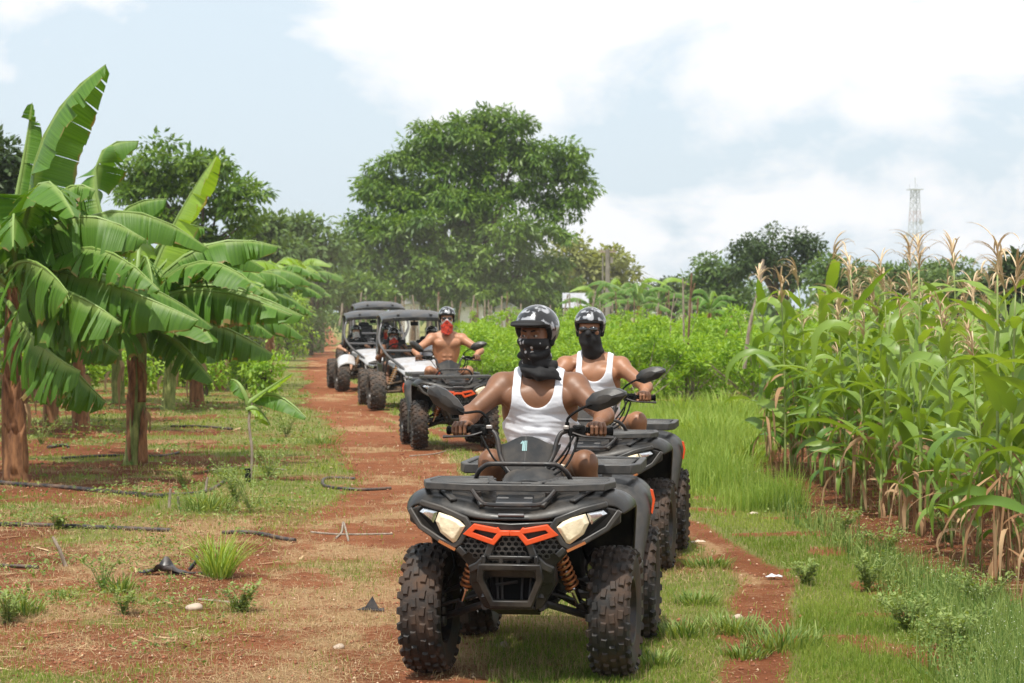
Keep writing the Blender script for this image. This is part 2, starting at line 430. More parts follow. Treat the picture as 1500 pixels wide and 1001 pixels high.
def make_quad(loc, yaw, label, digit=True, steer=-.04):
    q = empty('quad_bike', loc, yaw, label, 'quad bike', 'quad bikes riding along the dirt path')
    P = lambda mb, n, m, **k: mb.build(n, M[m], q, **k)
    def P2(mb, n, m, **k):
        P(mb, n, m, **k); o = MB(); o.v = [(-x, y, z) for x, y, z in mb.v]; o.f = [tuple(reversed(f)) for f in mb.f]; P(o, n, m, **k)
    # --- upper body shell: hood and front fenders
    rows = [
        [(0, -.425, .762), (.12, -.42, .762), (.21, -.405, .775), (.32, -.37, .808), (.43, -.32, .832), (.487, -.27, .808), (.492, -.27, .775)],
        [(0, -.415, .79), (.12, -.41, .79), (.21, -.392, .81), (.32, -.35, .845), (.435, -.29, .868), (.50, -.24, .825), (.508, -.235, .785)],
        [(0, -.36, .80), (.115, -.36, .81), (.20, -.33, .855), (.32, -.29, .868), (.445, -.20, .895), (.522, -.15, .84), (.53, -.14, .795)],
        [(0, -.26, .815), (.115, -.26, .825), (.19, -.22, .872), (.32, -.18, .875), (.445, -.08, .895), (.528, -.04, .842), (.535, -.03, .80)],
        [(0, -.1, .83), (.115, -.1, .84), (.19, -.08, .872), (.32, -.03, .87), (.445, .06, .885), (.525, .1, .83), (.532, .1, .79)],
        [(0, .12, .88), (.12, .12, .875), (.19, .13, .85), (.32, .15, .85), (.44, .2, .85), (.515, .23, .79), (.52, .225, .755)],
        [(0, .30, .93), (.12, .30, .905), (.19, .31, .83), (.31, .33, .78), (.43, .36, .74), (.50, .37, .68), (.505, .36, .65)],
        [(0, .44, .96), (.12, .44, .92), (.19, .44, .70), (.31, .45, .60), (.43, .46, .54), (.485, .465, .50), (.49, .46, .48)],
        [(0, .56, .95), (.12, .56, .90), (.19, .56, .55), (.31, .52, .42), (.43, .51, .38), (.475, .51, .37), (.48, .51, .36)]]
    full = [[(-x, y, z) for x, y, z in reversed(r[1:])]+list(r) for r in rows]
    P(MB().grid(full), 'front_fender', 'plastic', sub=2, solid=.012, smooth=50)
    # crease ribs on the hood
    rb = MB()
    rb.rtube([(.135, -.385, .822), (.175, -.30, .875), (.175, -.12, .885)], .03, .02)
    rb.rtube([(.27, -.355, .845), (.34, -.25, .888), (.36, -.1, .892)], .035, .014)
    P2(rb, 'hood_rib', 'plastic2', bevel=.005)
    P(MB().box((0, -.30, .835), (.17, .13, .012), (22, 0, 0)).box((0, -.418, .785), (.12, .012, .012)), 'hood_panel', 'panel', bevel=.004)
    # fascia
    top = lerpf([(0, .748), (.2, .758), (.32, .795), (.43, .82), (.485, .795)])
    bot = lerpf([(0, .50), (.10, .50), (.135, .47), (.185, .47), (.20, .555), (.26, .62), (.33, .65), (.42, .705), (.485, .742)])
    yf = lambda x, z: .55*x*x+.18*max(0, .62-z)
    xs = [0, .05, .1, .118, .135, .16, .185, .2, .23, .26, .295, .33, .375, .42, .455, .485]
    full_xs = [-x for x in reversed(xs[1:])]+xs
    P(MB().strip(full_xs, lambda x: top(abs(x)), lambda x: bot(abs(x)), lambda x, z: -.43+yf(x, z), .05), 'front_fascia', 'plastic', bevel=.006)
    # chamfered frames round the lamps and down to the bumper
    fr = MB()
    fr.ribbon([(.485, .80), (.43, .722), (.335, .668), (.268, .638), (.232, .66), (.19, .735), (.21, .765), (.32, .808), (.43, .832)], .026, -.452, .03, yf=yf)
    fr.ribbon([(.085, .66), (.105, .60), (.15, .555), (.19, .535)], .034, -.452, .03, yf=yf)
    fr.ribbon([(.21, .60), (.245, .635)], .03, -.450, .03, yf=yf)
    fr.ribbon([(.06, .70), (.085, .655), (.11, .58)], .018, -.448, .03, yf=yf)
    P2(fr, 'fascia_frame', 'plastic2', bevel=.006)
    P2(MB().ribbon([(.255, .625), (.305, .648), (.335, .662)], .012, -.462, .01, yf=yf), 'side_reflector', 'spring')
    # flat black panels painted in for the shade of the grille openings
    g = MB().prism([(-.055, .70), (.055, .70), (.105, .58), (.10, .555), (-.10, .555), (-.105, .58)], -.437, .01, yf=yf)
    s_ = MB().prism([(.095, .668), (.19, .70), (.225, .655), (.20, .615), (.14, .59), (.112, .60)], -.437, .01, yf=yf)
    g.add(s_.v, s_.f); s2 = s_.mirror(); g.add(s2.v[len(s2.v)//2:], [tuple(i-len(s2.v)//2 for i in f) for f in s2.f[len(s2.f)//2:]])
    gr = P(g, 'grille', 'black')
    hx = MB()
    def hexes(x0, x1, z0, z1, test, r=.0165):
        i = 0; z = z0
        while z < z1:
            x = x0 + (r*.95 if i % 2 else 0)
            while x < x1:
                if test(x, z): hx.ribbon([(x+r*.9*math.sin(a*PI/3), z+r*.75*math.cos(a*PI/3)) for a in range(6)], .0035, -.4445, .007, closed=True, yf=yf)
                x += r*1.9
            z += r*1.3; i += 1
    hexes(-.1, .1, .57, .70, lambda x, z: abs(x) < .04+(.70-z)*.42)
    for s in (-1, 1):
        hexes(.1, .22, .60, .70, lambda x, z: (z < .66+(x-.1)*.35-.004 and x < .21 and z > .59+abs(x-.14)*.35)) if s > 0 else None
    o = len(hx.v)
    side = [(v, i) for i, v in enumerate(hx.v) if v[0] > .1]
    side = [f for f in hx.f if all(hx.v[i][0] > .088 for i in f)]
    hx.add([(-x, y, z) for x, y, z in hx.v], [tuple(reversed(f)) for f in side])
    hx.build('lattice', M['plastic2'], gr, smooth=None)
    # orange trim
    orr = [(0, .706), (.042, .706), (.077, .664), (.196, .702), (.163, .733), (.060, .716), (.050, .724)]
    om = MB().ribbon(orr, .0235, -.462, .03, yf=yf).mirror()
    P(om, 'grille_trim', 'orange', bevel=.003)
    # lamps
    for s in (-1, 1):
        ln = [(.207, .733), (.235, .758), (.275, .776), (.335, .792), (.352, .752), (.328, .70), (.266, .655), (.250, .662)]
        ch = [(.342, .794), (.412, .806), (.430, .790), (.398, .768), (.362, .742), (.352, .762)]
        ho = MB().prism([(x+.0, z) for x, z in [(.195, .74), (.27, .79), (.42, .818), (.445, .79), (.34, .69), (.262, .64), (.24, .655)]], -.440, .02, yf=yf)
        a = MB().prism(ln, -.452, .03, dome=.016, ins=.72, yf=yf); b = MB().prism(ch, -.450, .03, dome=.012, ins=.6, yf=yf)
        if s < 0:
            for m_ in (ho, a, b): m_.v = [(-x, y, z) for x, y, z in m_.v]; m_.f = [tuple(reversed(f)) for f in m_.f]
        h = P(ho, 'headlight', 'black'); a.build('lens', M['lens'], h, smooth=25, bevel=.003); b.build('reflector', M['chromelens'], h, smooth=20)
    # bumper
    bp = MB()
    bp.rtube([(-.088, -.42, .385), (-.135, -.45, .50), (-.128, -.46, .555), (.128, -.46, .555), (.135, -.45, .50), (.088, -.42, .385)], .03, .042, closed=True, up=(0, -1, 0))
    bp.rtube([(-.125, -.40, .60), (-.09, -.455, .595), (.09, -.455, .595), (.125, -.40, .60)], .02, .02)
    for x in (-.12, -.04, .04, .12): bp.box((x, -.45, .583), (.022, .03, .045))
    P(bp, 'bumper', 'plastic', bevel=.006)
    sk = MB()
    sk.prism([(.125, .54), (.195, .55), (.20, .47), (.135, .36), (.10, .345), (.105, .40)], -.41, .09, yf=yf).mirror()
    sk.box((0, -.26, .335), (.20, .3, .02), (-12, 0, 0))
    P(sk, 'skid_plate', 'plastic', bevel=.006)
    # frame bits seen through the bumper
    fb = MB()
    for x in (-.07, .07, .035, -.05): fb.tube([(x, -.33, .36), (x*1.2, -.3, .56)], .006)
    fb.tube([(-.08, -.35, .46), (.02, -.34, .475)], .007)
    for x in (-.13, .13):
        fb.tube([(x, -.34, .36), (x, .2, .32), (x, .7, .32), (x, 1.3, .38)], .018)
        fb.tube([(x, -.36, .40), (x, -.2, .72), (x, .3, .80), (x*.8, .8, .72), (x*.8, 1.35, .70)], .016)
    P(fb, 'frame', 'blackmetal')
    # engine and inner body
    en = MB().box((0, .0, .52), (.26, .45, .40)).box((0, .62, .50), (.30, .72, .34)).box((0, .55, .70), (.24, .5, .14)).box((0, 1.2, .55), (.28, .5, .3))
    en.box((0, -.2, .62), (.36, .26, .22))
    en.lathe([(.001, -.12), (.11, -.12), (.12, -.1), (.12, .1), (.11, .12), (.001, .12)], 20, (.12, .62, .50))
    P(en, 'engine', 'black', bevel=.02)
    # suspension
    for s in (-1, 1):
        A = MB()
        A.tube([(s*.13, -.20, .36), (s*.385, -.02, .262)], .0175); A.tube([(s*.13, .22, .36), (s*.385, .02, .262)], .0175)
        A.tube([(s*.14, -.12, .47), (s*.37, -.01, .385)], .011); A.tube([(s*.14, .16, .47), (s*.37, .01, .385)], .011)
        A.box((s*.39, 0, .32), (.045, .06, .20)); A.lathe([(.03, -.03), (.03, .03)], 12, (s*.41, 0, .305))
        A.tube([(s*.05, -.10, .42), (s*.38, -.085, .33)], .008)
        for z in (.255, .30, .345): A.lathe([(.001, -.02), (.017, -.015), (.02, 0), (.017, .02), (.001, .02)], 10, (s*.37, -.06, z), axis='z')
        P(A, 'suspension_arm', 'blackmetal')
        T_ = Vector((s*.185, -.17, .60)); B_ = Vector((s*.285, -.07, .325)); d = B_-T_; u = d.orthogonal().normalized(); w = d.cross(u).normalized()
        sp = MB(); pts = []
        for i in range(121):
            t = i/120; a = t*2*PI*7.5; rr = .031; pts.append(T_+d*(.03+.62*t)+(u*math.cos(a)+w*math.sin(a))*rr)
        sp.tube(pts, .0062, 6); sh = P(sp, 'shock_absorber', 'spring', smooth=60)
        st = MB().tube([T_, T_+d*.5], .013); st.tube([T_+d*.35, T_+d*.92], .018, 12); st.tube([T_+d*.64, T_+d*.67], .034, 14); st.tube([T_+d*.02, T_+d*.05], .034, 14)
        st.build('piston', M['chrome'], sh)
        MB().tube([T_-d*.05, T_+d*.04], .02).build('shock_mount', M['blackmetal'], sh); MB().tube([T_+d*.9, B_+d*.06], .024).build('shock_mount', M['blackmetal'], sh)
        P(MB().tube(sm([(s*.36, -.07, .40), (s*.33, -.1, .46), (s*.31, -.09, .52), (s*.34, -.02, .6)]), .006).tube([(s*.395, -.03, .33), (s*.33, -.03, .345)], .008), 'brake_hose', 'black')
    P(MB().tube([(-.3, 1.25, .30), (.3, 1.25, .30)], .028).box((0, 1.2, .33), (.16, .2, .16)).tube([(.15, .9, .34), (.3, 1.22, .3)], .02).tube([(-.15, .9, .34), (-.3, 1.22, .3)], .02), 'rear_axle', 'blackmetal', bevel=.01)
    for s in (-1, 1):
        make_wheel(q, (s*.438, 0, .305), .305, .188, s, steer)
        make_wheel(q, (s*.425, 1.25, .298), .298, .25, s)
    # front rack
    rk = MB(); z = .905
    rk.rtube([(-.41, .10, z), (-.435, -.12, z), (-.40, -.285, z), (-.20, -.325, z-.004), (.20, -.325, z-.004), (.40, -.285, z), (.435, -.12, z), (.41, .10, z), (.17, .12, z), (.135, -.10, z), (.10, -.22, z), (-.10, -.22, z), (-.135, -.10, z), (-.17, .12, z)], .03, .032, closed=True)
    for s in (-1, 1):
        for i, y in enumerate((-.23, -.165, -.10, -.035, .03)):
            rk.rtube([(s*.13, y, z+.006), (s*.415, y+.015, z+.006)], .022, .016)
        rk.box((s*.31, -.27, z-.03), (.03, .02, .04)); rk.box((s*.36, .08, z-.03), (.03, .02, .05))
    rk.rtube([(-.12, -.27, z+.012), (.12, -.27, z+.012)], .05, .014)
    rk.box((0, -.305, z+.012), (.07, .045, .018)).box((.1, -.29, z+.01), (.05, .04, .014))
    rack = P(rk, 'front_rack', 'rack', bevel=.004)
    MB().tube(sm([(-.225, .02, .915), (-.205, -.01, .955), (-.165, -.03, .985), (-.12, -.035, .99), (0, -.035, .99), (.12, -.035, .99), (.165, -.03, .985), (.205, -.01, .955), (.225, .02, .915)], 4), .0115, 10).build('raised_bar', M['blackmetal'], rack)
    MB().tube(sm([(-.19, -.335, .89), (-.15, -.365, .845), (-.10, -.385, .828), (.10, -.385, .828), (.15, -.365, .845), (.19, -.335, .89)], 4), .0105, 8).tube([(-.16, -.34, .885), (-.155, -.31, .80)], .014).tube([(.16, -.34, .885), (.155, -.31, .80)], .014).build('lower_bar', M['blackmetal'], rack)
    # rear rack and fenders
    r2 = MB(); z = .895
    r2.rtube([(-.42, 1.02, z), (-.455, 1.15, z), (-.45, 1.62, z), (-.2, 1.7, z), (.2, 1.7, z), (.45, 1.62, z), (.455, 1.15, z), (.42, 1.02, z), (.20, 1.02, z), (.17, 1.25, z), (-.17, 1.25, z), (-.20, 1.02, z)], .035, .05, closed=True)
    for s in (-1, 1):
        for y in (1.14, 1.24, 1.34, 1.44, 1.54): r2.rtube([(s*.17, y, z+.012), (s*.42, y, z+.012)], .025, .018)
        r2.box((s*.3, 1.1, z-.05), (.05, .03, .07))
    P(r2, 'rear_rack', 'rack', bevel=.006)
    rows = [
        [(.12, .90, .74), (.2, .90, .66), (.34, .88, .58), (.46, .86, .50), (.485, .86, .40), (.485, .86, .33)],
        [(.12, .94, .80), (.2, .94, .76), (.34, .93, .70), (.47, .92, .62), (.50, .93, .52), (.50, .95, .45)],
        [(.12, 1.0, .85), (.2, 1.0, .85), (.34, 1.0, .83), (.475, 1.0, .79), (.52, 1.02, .70), (.525, 1.06, .63)],
        [(.12, 1.1, .86), (.2, 1.1, .87), (.34, 1.1, .865), (.47, 1.1, .84), (.525, 1.12, .77), (.53, 1.14, .70)],
        [(.12, 1.35, .86), (.2, 1.35, .87), (.34, 1.35, .865), (.47, 1.35, .84), (.525, 1.35, .77), (.53, 1.35, .71)],
        [(.12, 1.6, .84), (.2, 1.6, .85), (.34, 1.6, .84), (.46, 1.58, .80), (.515, 1.56, .72), (.52, 1.55, .66)]]
    full = [[(-x, y, z) for x, y, z in reversed(r)]+list(r) for r in rows]
    P(MB().grid(full), 'rear_fender', 'plastic2', sub=2, solid=.012, smooth=50)
    P2(MB().prism([(.522, .79), (.536, .785), (.548, .735), (.535, .66), (.528, .67), (.537, .735)], 1.10, .03), 'side_decal', 'orange', bevel=.004)
    P2(MB().box((.495, .80, .30), (.02, .16, .30), (0, 0, 0)).box((.44, .84, .28), (.12, .02, .34), (10, 0, 0)), 'mud_flap', 'plastic2', bevel=.008)
    fw = MB().box((.34, .70, .31), (.30, .42, .03)).box((.478, .70, .335), (.02, .42, .06))
    for i in range(5): fw.box((.33, .56+i*.07, .332), (.2, .018, .018))
    P2(fw, 'footwell', 'plastic2', bevel=.006)
    # tank, seat
    tank = [[(x, y, z) for x, z in ((-.16, zb), (-.15, zt-.06), (-.09, zt-.01), (0, zt), (.09, zt-.01), (.15, zt-.06), (.16, zb))] for y, zt, zb in ((.18, .90, .78), (.3, .955, .76), (.45, .985, .72), (.6, .96, .70), (.72, .90, .70))]
    P(MB().grid(tank), 'fuel_tank_cover', 'plastic2', sub=2, smooth=60)
    seat = [[(x*w, y, z) for x, z in ((-.17, zb), (-.165, zt-.05), (-.09, zt), (0, zt+.005), (.09, zt), (.165, zt-.05), (.17, zb))] for y, zt, zb, w in ((.62, .93, .78, .55), (.72, .895, .76, .75), (.9, .86, .76, 1), (1.1, .865, .76, 1.1), (1.35, .92, .78, 1.1), (1.5, .93, .8, 1), (1.55, .86, .78, .9))]
    P(MB().grid(seat), 'seat', 'seat', sub=2, smooth=60)
    # steering
    hb = MB().tube(sm([(-.41, .50, 1.118), (-.26, .445, 1.122), (-.185, .425, 1.118), (-.155, .405, 1.08), (-.135, .375, 1.0), (-.09, .34, .93), (-.045, .33, .915), (.045, .33, .915), (.09, .34, .93), (.135, .375, 1.0), (.155, .405, 1.08), (.185, .425, 1.118), (.26, .445, 1.122), (.41, .50, 1.118)], 5), .0125, 10)
    hb.tube([(0, .33, .92), (0, .22, .6)], .02)
    bar = P(hb, 'handlebar', 'blackmetal')
    for s in (-1, 1):
        g_ = MB().tube([(s*.295, .458, 1.122), (s*.42, .503, 1.118)], [.0185, .0185], 12); g_.tube([(s*.42, .503, 1.118), (s*.43, .506, 1.118)], .022, 12); g_.build('grip', M['black'], bar)
        MB().box((s*.262, .437, 1.122), (.055, .06, .056), (0, 0, s*19)).box((s*.225, .425, 1.118), (.03, .045, .04), (0, 0, s*19)).box((s*.262, .40, 1.14), (.03, .02, .022)).build('switch_box', M['black'], bar, bevel=.006)
        MB().tube(sm([(s*.235, .40, 1.115), (s*.30, .385, 1.098), (s*.38, .415, 1.092), (s*.44, .435, 1.09)]), [.008]*13+[.008+.001*i for i in range(6)], 8, flat=.7).build('brake_lever', M['blackmetal'], bar)
        MB().box((s*.2, .415, 1.14), (.03, .03, .02)).build('lever_clamp', M['steel'], bar, bevel=.004)
    cb = MB(); cb2 = MB()
    cb.tube(sm([(.24, .40, 1.10), (.20, .36, 1.03), (.15, .34, .97), (.10, .33, .93)]), .006).tube(sm([(.22, .41, 1.11), (.22, .38, 1.04), (.17, .36, .96), (.11, .34, .92)]), .005); cb2.tube(sm([(-.24, .40, 1.10), (-.17, .33, 1.0), (-.12, .33, .95), (-.08, .33, .9)]), .005)
    cb.tube(sm([(.26, .42, 1.09), (.24, .38, 1.02), (.20, .33, .95), (.12, .30, .90)]), .006)
    cb.build('cable', M['black'], bar); cb2.build('cable', M['black'], bar)
    # instrument cowl
    ct = lerpf([(0, 1.100), (.03, 1.097), (.07, 1.078), (.12, 1.050), (.152, 1.058)]); cbm = lerpf([(0, .925), (.06, .925), (.10, .955), (.13, .995), (.152, 1.045)])
    cy = lambda x, z: .285 + abs(x)*.55 + (z-.925)*.45 + (.0 if abs(x) > .055 else -.010*(1-abs(x)/.055))
    xs = [-.152, -.13, -.10, -.055, -.025, 0, .025, .055, .10, .13, .152]
    cw = P(MB().strip(xs, lambda x: ct(abs(x)), lambda x: cbm(abs(x)), cy, .012), 'instrument_cowl', 'plastic2', bevel=.003, smooth=14)
    MB().box((0, .45, 1.02), (.12, .08, .08)).box((0, .33, .91), (.14, .06, .04)).build('gauge_housing', M['black'], cw, bevel=.01)
    if digit:
        d = MB(); fy = lambda x, z: cy(x, z)
        d.ribbon([(-.012, 1.030), (-.012, 1.075)], .008, -.0028, .004, yf=fy); d.ribbon([(-.024, 1.063), (-.013, 1.076)], .006, -.0028, .004, yf=fy)
        d.ribbon([(-.003, 1.030), (-.003, 1.078)], .0065, -.0028, .004, yf=fy); d.ribbon([(.0045, 1.030), (.0045, 1.078)], .0035, -.0028, .004, yf=fy)
        d.build('number_decal', M['decal'], cw, smooth=None)
    bar.location.x = cw.location.x = -.028; bar.scale.x = .95; cw.scale.x = 1.06
    # mirrors
    for s in (-1, 1):
        mc = Vector((-.43, .40, 1.265)) if s < 0 else Vector((.355, .40, 1.278))
        tl = math.radians(33) if s < 0 else math.radians(-17)
        out = [(-.112, -.012), (-.100, .022), (-.055, .048), (.02, .050), (.075, .034), (.108, .008), (.106, -.010), (.045, -.040), (-.06, -.046)] if s > 0 else [(.112, -.012), (.100, .016), (.045, .040), (-.03, .050), (-.085, .040), (-.108, .012), (-.10, -.014), (-.045, -.042), (.06, -.040)]
        if s > 0: out = [(-x, z) for x, z in out]
        if s > 0: out = [(-x, z) for x, z in out]
        X = Matrix.Translation(mc) @ Matrix.Rotation(tl, 4, 'Y') @ Matrix.Rotation(-.25 if s > 0 else .25, 4, 'Z')
        h = P(MB().prism(out, -.006, .035, dome=.024, ins=.42, xf=X), 'mirror', 'plastic2', smooth=22, bevel=.004)
        inner = mc+Vector((-s*.085, 0, -.055 if s < 0 else -.03))
        MB().tube([(s*.195-.028, .415, 1.13), (s*.195-.028, .41, 1.165)], .011).tube(sm([(s*.195-.028, .41, 1.165), (s*.20-.028, .405, 1.185), (s*.235-.028, .40, 1.215), inner, mc+Vector((-s*.04, 0, -.02))], 5), .0065).build('mirror_stem', M['black'], h)
        MB().prism([(x*.93, z*.9) for x, z in out], .030, .001, xf=X).build('mirror_glass', M['chrome'], h)
    return q
# ================================================================ people
def skin_mat(name, c, tattoo=False):
    m = bpy.data.materials.new(name); ns, ls = nodes(m); b = ns['Principled BSDF']
    tc = N(ns, 'ShaderNodeTexCoord'); n = N(ns, 'ShaderNodeTexNoise', Scale=9., Detail=5.); ls.new(tc.outputs['Object'], n.inputs['Vector'])
    f = ramp(ns, ls, n.outputs[0], [(.35, 0.), (.65, 1.)])
    ls.new(mixrgb(ns, ls, f, tuple(x*.82 for x in c), tuple(x*1.15 for x in c)), b.inputs['Base Color'])
    b.inputs['Roughness'].default_value = .47; b.inputs['Specular IOR Level'].default_value = .5
    b.inputs['Subsurface Weight'].default_value = .06; b.inputs['Subsurface Radius'].default_value = (.01, .004, .002)
    n2 = N(ns, 'ShaderNodeTexNoise', Scale=120., Detail=3.); ls.new(tc.outputs['Object'], n2.inputs['Vector'])
    bp = N(ns, 'ShaderNodeBump', Strength=.12, Distance=.004); ls.new(n2.outputs[0], bp.inputs['Height']); ls.new(bp.outputs[0], b.inputs['Normal'])
    return m
def pattern_mat(name, base, marks, rough=.8, bump=.3):
    """marks: list of (kind, scale, lo, hi, colour)"""
    m = bpy.data.materials.new(name); ns, ls = nodes(m); b = ns['Principled BSDF']; tc = N(ns, 'ShaderNodeTexCoord'); c = (*base, 1)
    for kind, sc, lo, hi, colr in marks:
        if kind == 'v': n = N(ns, 'ShaderNodeTexVoronoi', Scale=sc); src = n.outputs['Distance']
        else: n = N(ns, 'ShaderNodeTexNoise', Scale=sc, Detail=3.); src = n.outputs[0]
        ls.new(tc.outputs['Object'], n.inputs['Vector'])
        f = ramp(ns, ls, src, [(lo, 1.), (hi, 0.)] if lo < hi else [(hi, 0.), (lo, 1.)]); c = mixrgb(ns, ls, f, c, (*colr, 1))
    if isinstance(c, tuple): b.inputs['Base Color'].default_value = c
    else: ls.new(c, b.inputs['Base Color'])
    b.inputs['Roughness'].default_value = rough
    n = N(ns, 'ShaderNodeTexNoise', Scale=45., Detail=4.); ls.new(tc.outputs['Object'], n.inputs['Vector'])
    bp = N(ns, 'ShaderNodeBump', Strength=bump, Distance=.01); ls.new(n.outputs[0], bp.inputs['Height']); ls.new(bp.outputs[0], b.inputs['Normal'])
    return m
M['skin_dark'] = skin_mat('brown_skin', (.20, .090, .044)); M['skin_mid'] = skin_mat('warm_brown_skin', (.33, .15, .075)); M['skin_tan'] = skin_mat('tan_skin', (.42, .20, .11)); M['skin_light'] = skin_mat('light_skin', (.55, .30, .19))
M['white_cotton'] = pattern_mat('white_cotton', (.74, .76, .80), [('n', 14, .35, .3, (.68, .7, .75))], .85, .15)
M['grey_cotton'] = mat('grey_cotton', (.10, .10, .095), .9); M['black_cotton'] = mat('black_cotton', (.012, .012, .013), .85, bump=.3, bscale=40)
M['paisley'] = pattern_mat('black_bandana_cloth', (.010, .010, .011), [('v', 30, .28, .32, (.50, .50, .50)), ('v', 15, .05, .09, (.30, .035, .01))], .75)
M['black_bandana'] = mat('plain_black_cloth', (.009, .009, .010), .8, bump=.3, bscale=50)
M['red_bandana'] = pattern_mat('red_bandana_cloth', (.55, .045, .02), [('v', 75, .22, .3, (.03, .01, .01)), ('n', 60, .62, .55, (.05, .01, .01))], .8)
M['skull_mask'] = pattern_mat('white_mask_cloth', (.62, .62, .64), [('v', 30, .2, .3, (.02, .02, .02))], .8)
M['camo'] = pattern_mat('camouflage_shorts', (.58, .50, .38), [('n', 22, .56, .52, (.30, .20, .11)), ('n', 35, .60, .57, (.75, .72, .66)), ('v', 26, .1, .14, (.04, .035, .03))], .9, .5)
M['red_shorts'] = mat('red_shorts_cloth', (.50, .09, .03), .9, bump=.4)
M['eye_white'] = mat('eye_white', (.30, .26, .23), .2); M['iris'] = mat('iris', (.015, .008, .005), .1); M['brow'] = mat('brow_hair', (.008, .006, .005), .9)
M['shades'] = mat('sunglass_lens', (.004, .004, .005), .08, coat=1.)
M['strap'] = mat('helmet_strap', (.01, .01, .01), .7)
M['foam'] = mat('black_helmet_lining', (.006, .006, .006), .8)
M['shoe'] = mat('dark_shoe', (.02, .02, .022), .7)
hm = bpy.data.materials.new('skull_print_helmet'); ns, ls = nodes(hm); b_ = ns['Principled BSDF']; tc = N(ns, 'ShaderNodeTexCoord')
n1 = N(ns, 'ShaderNodeTexNoise', Scale=17., Detail=4., Distortion=.8); ls.new(tc.outputs['Object'], n1.inputs['Vector'])
v1 = N(ns, 'ShaderNodeTexVoronoi', Scale=22.); ls.new(tc.outputs['Object'], v1.inputs['Vector'])
c1 = mixrgb(ns, ls, ramp(ns, ls, n1.outputs[0], [(.50, 0.), (.60, 1.)]), (.012, .012, .013, 1), (.42, .43, .45, 1))
c1 = mixrgb(ns, ls, ramp(ns, ls, v1.outputs[0], [(.22, 1.), (.30, 0.)]), c1, (.02, .02, .02, 1))
sx = N(ns, 'ShaderNodeSeparateXYZ'); ls.new(tc.outputs['Object'], sx.inputs[0])
c1 = mixrgb(ns, ls, ramp(ns, ls, sx.outputs[2], [(.02, 1.), (.03, 0.)]), c1, (.28, .29, .31, 1))
ls.new(c1, b_.inputs['Base Color']); b_.inputs['Roughness'].default_value = .22; b_.inputs['Metallic'].default_value = .35; b_.inputs['Coat Weight'].default_value = .8
M['helmet'] = hm

HEAD = [ell((0, .012, .035), (.078, .098, .092), .02), ell((0, -.022, -.035), (.063, .072, .085), .03), ell((0, -.062, -.092), (.030, .028, .022), .025),
        cap((-.038, -.079, .022), (.038, -.079, .022), .013, .013, .014), cap((0, -.085, .006), (0, -.108, -.028), .008, .013, .010), ell((.014, -.096, -.033), (.010, .012, .009), .008), ell((-.014, -.096, -.033), (.010, .012, .009), .008),
        ell((.045, -.058, -.022), (.024, .026, .022), .02), ell((-.045, -.058, -.022), (.024, .026, .022), .02),
        ell((.031, -.094, .002), (.017, .014, .011), .012, -1), ell((-.031, -.094, .002), (.017, .014, .011), .012, -1),
        cap((.018, -.084, .0085), (.045, -.076, .0075), .0068, .0058, .005), cap((-.018, -.084, .0085), (-.045, -.076, .0075), .0068, .0058, .005), cap((.018, -.083, -.0085), (.044, -.076, -.007), .0050, .0045, .005), cap((-.018, -.083, -.0085), (-.044, -.076, -.007), .0050, .0045, .005),
        cap((-.02, -.093, -.060), (.02, -.093, -.060), .008, .008, .008), cap((-.018, -.092, -.070), (.018, -.092, -.070), .008, .008, .006),
        ell((.079, .008, -.006), (.010, .018, .030), .008), ell((-.079, .008, -.006), (.010, .018, .030), .008)]
def hand_prims(G, ax, s, wrist, k=.003):
    """hand closed round a bar: G bar centre, ax direction of the bar pointing outwards, s side"""
    ax = Vector(ax).normalized(); fw = Vector((0, -1, 0)); fw = (fw-ax*fw.dot(ax)).normalized(); up = Vector((0, 0, 1)); up = (up-ax*up.dot(ax)).normalized()
    G = Vector(G); p = lambda a, f, u: G+ax*a+fw*f+up*u
    pr = [cap(p(-.028, -.034, .022), p(.028, -.030, .020), .019, .018, .012), cap(p(-.026, -.012, .034), p(.03, -.010, .031), .012, .011, .010), cap(wrist, p(0, -.038, .020), .027, .026, .02)]
    for i, (a, L) in enumerate(((-.033, .95), (-.011, 1.03), (.011, 1.), (.032, .88))):
        kn = p(a, .006, .036); pip = p(a*1.02, .033*L, .020); dip = p(a*1.02, .034*L, -.010*L); tip = p(a*1.0, .012, -.028*L)
        r = .0098 if i < 3 else .0086
        pr += [cap(p(a, -.02, .032), kn, r+.001, r, .006), cap(kn, pip, r, r*.98, k), cap(pip, dip, r*.98, r*.93, k), cap(dip, tip, r*.93, r*.85, k)]
    pr += [cap(p(-.034, -.03, .010), p(-.052, -.008, -.008), .0135, .0115, .010), cap(p(-.052, -.008, -.008), p(-.050, .016, -.020), .011, .0095, .004)]
    return pr
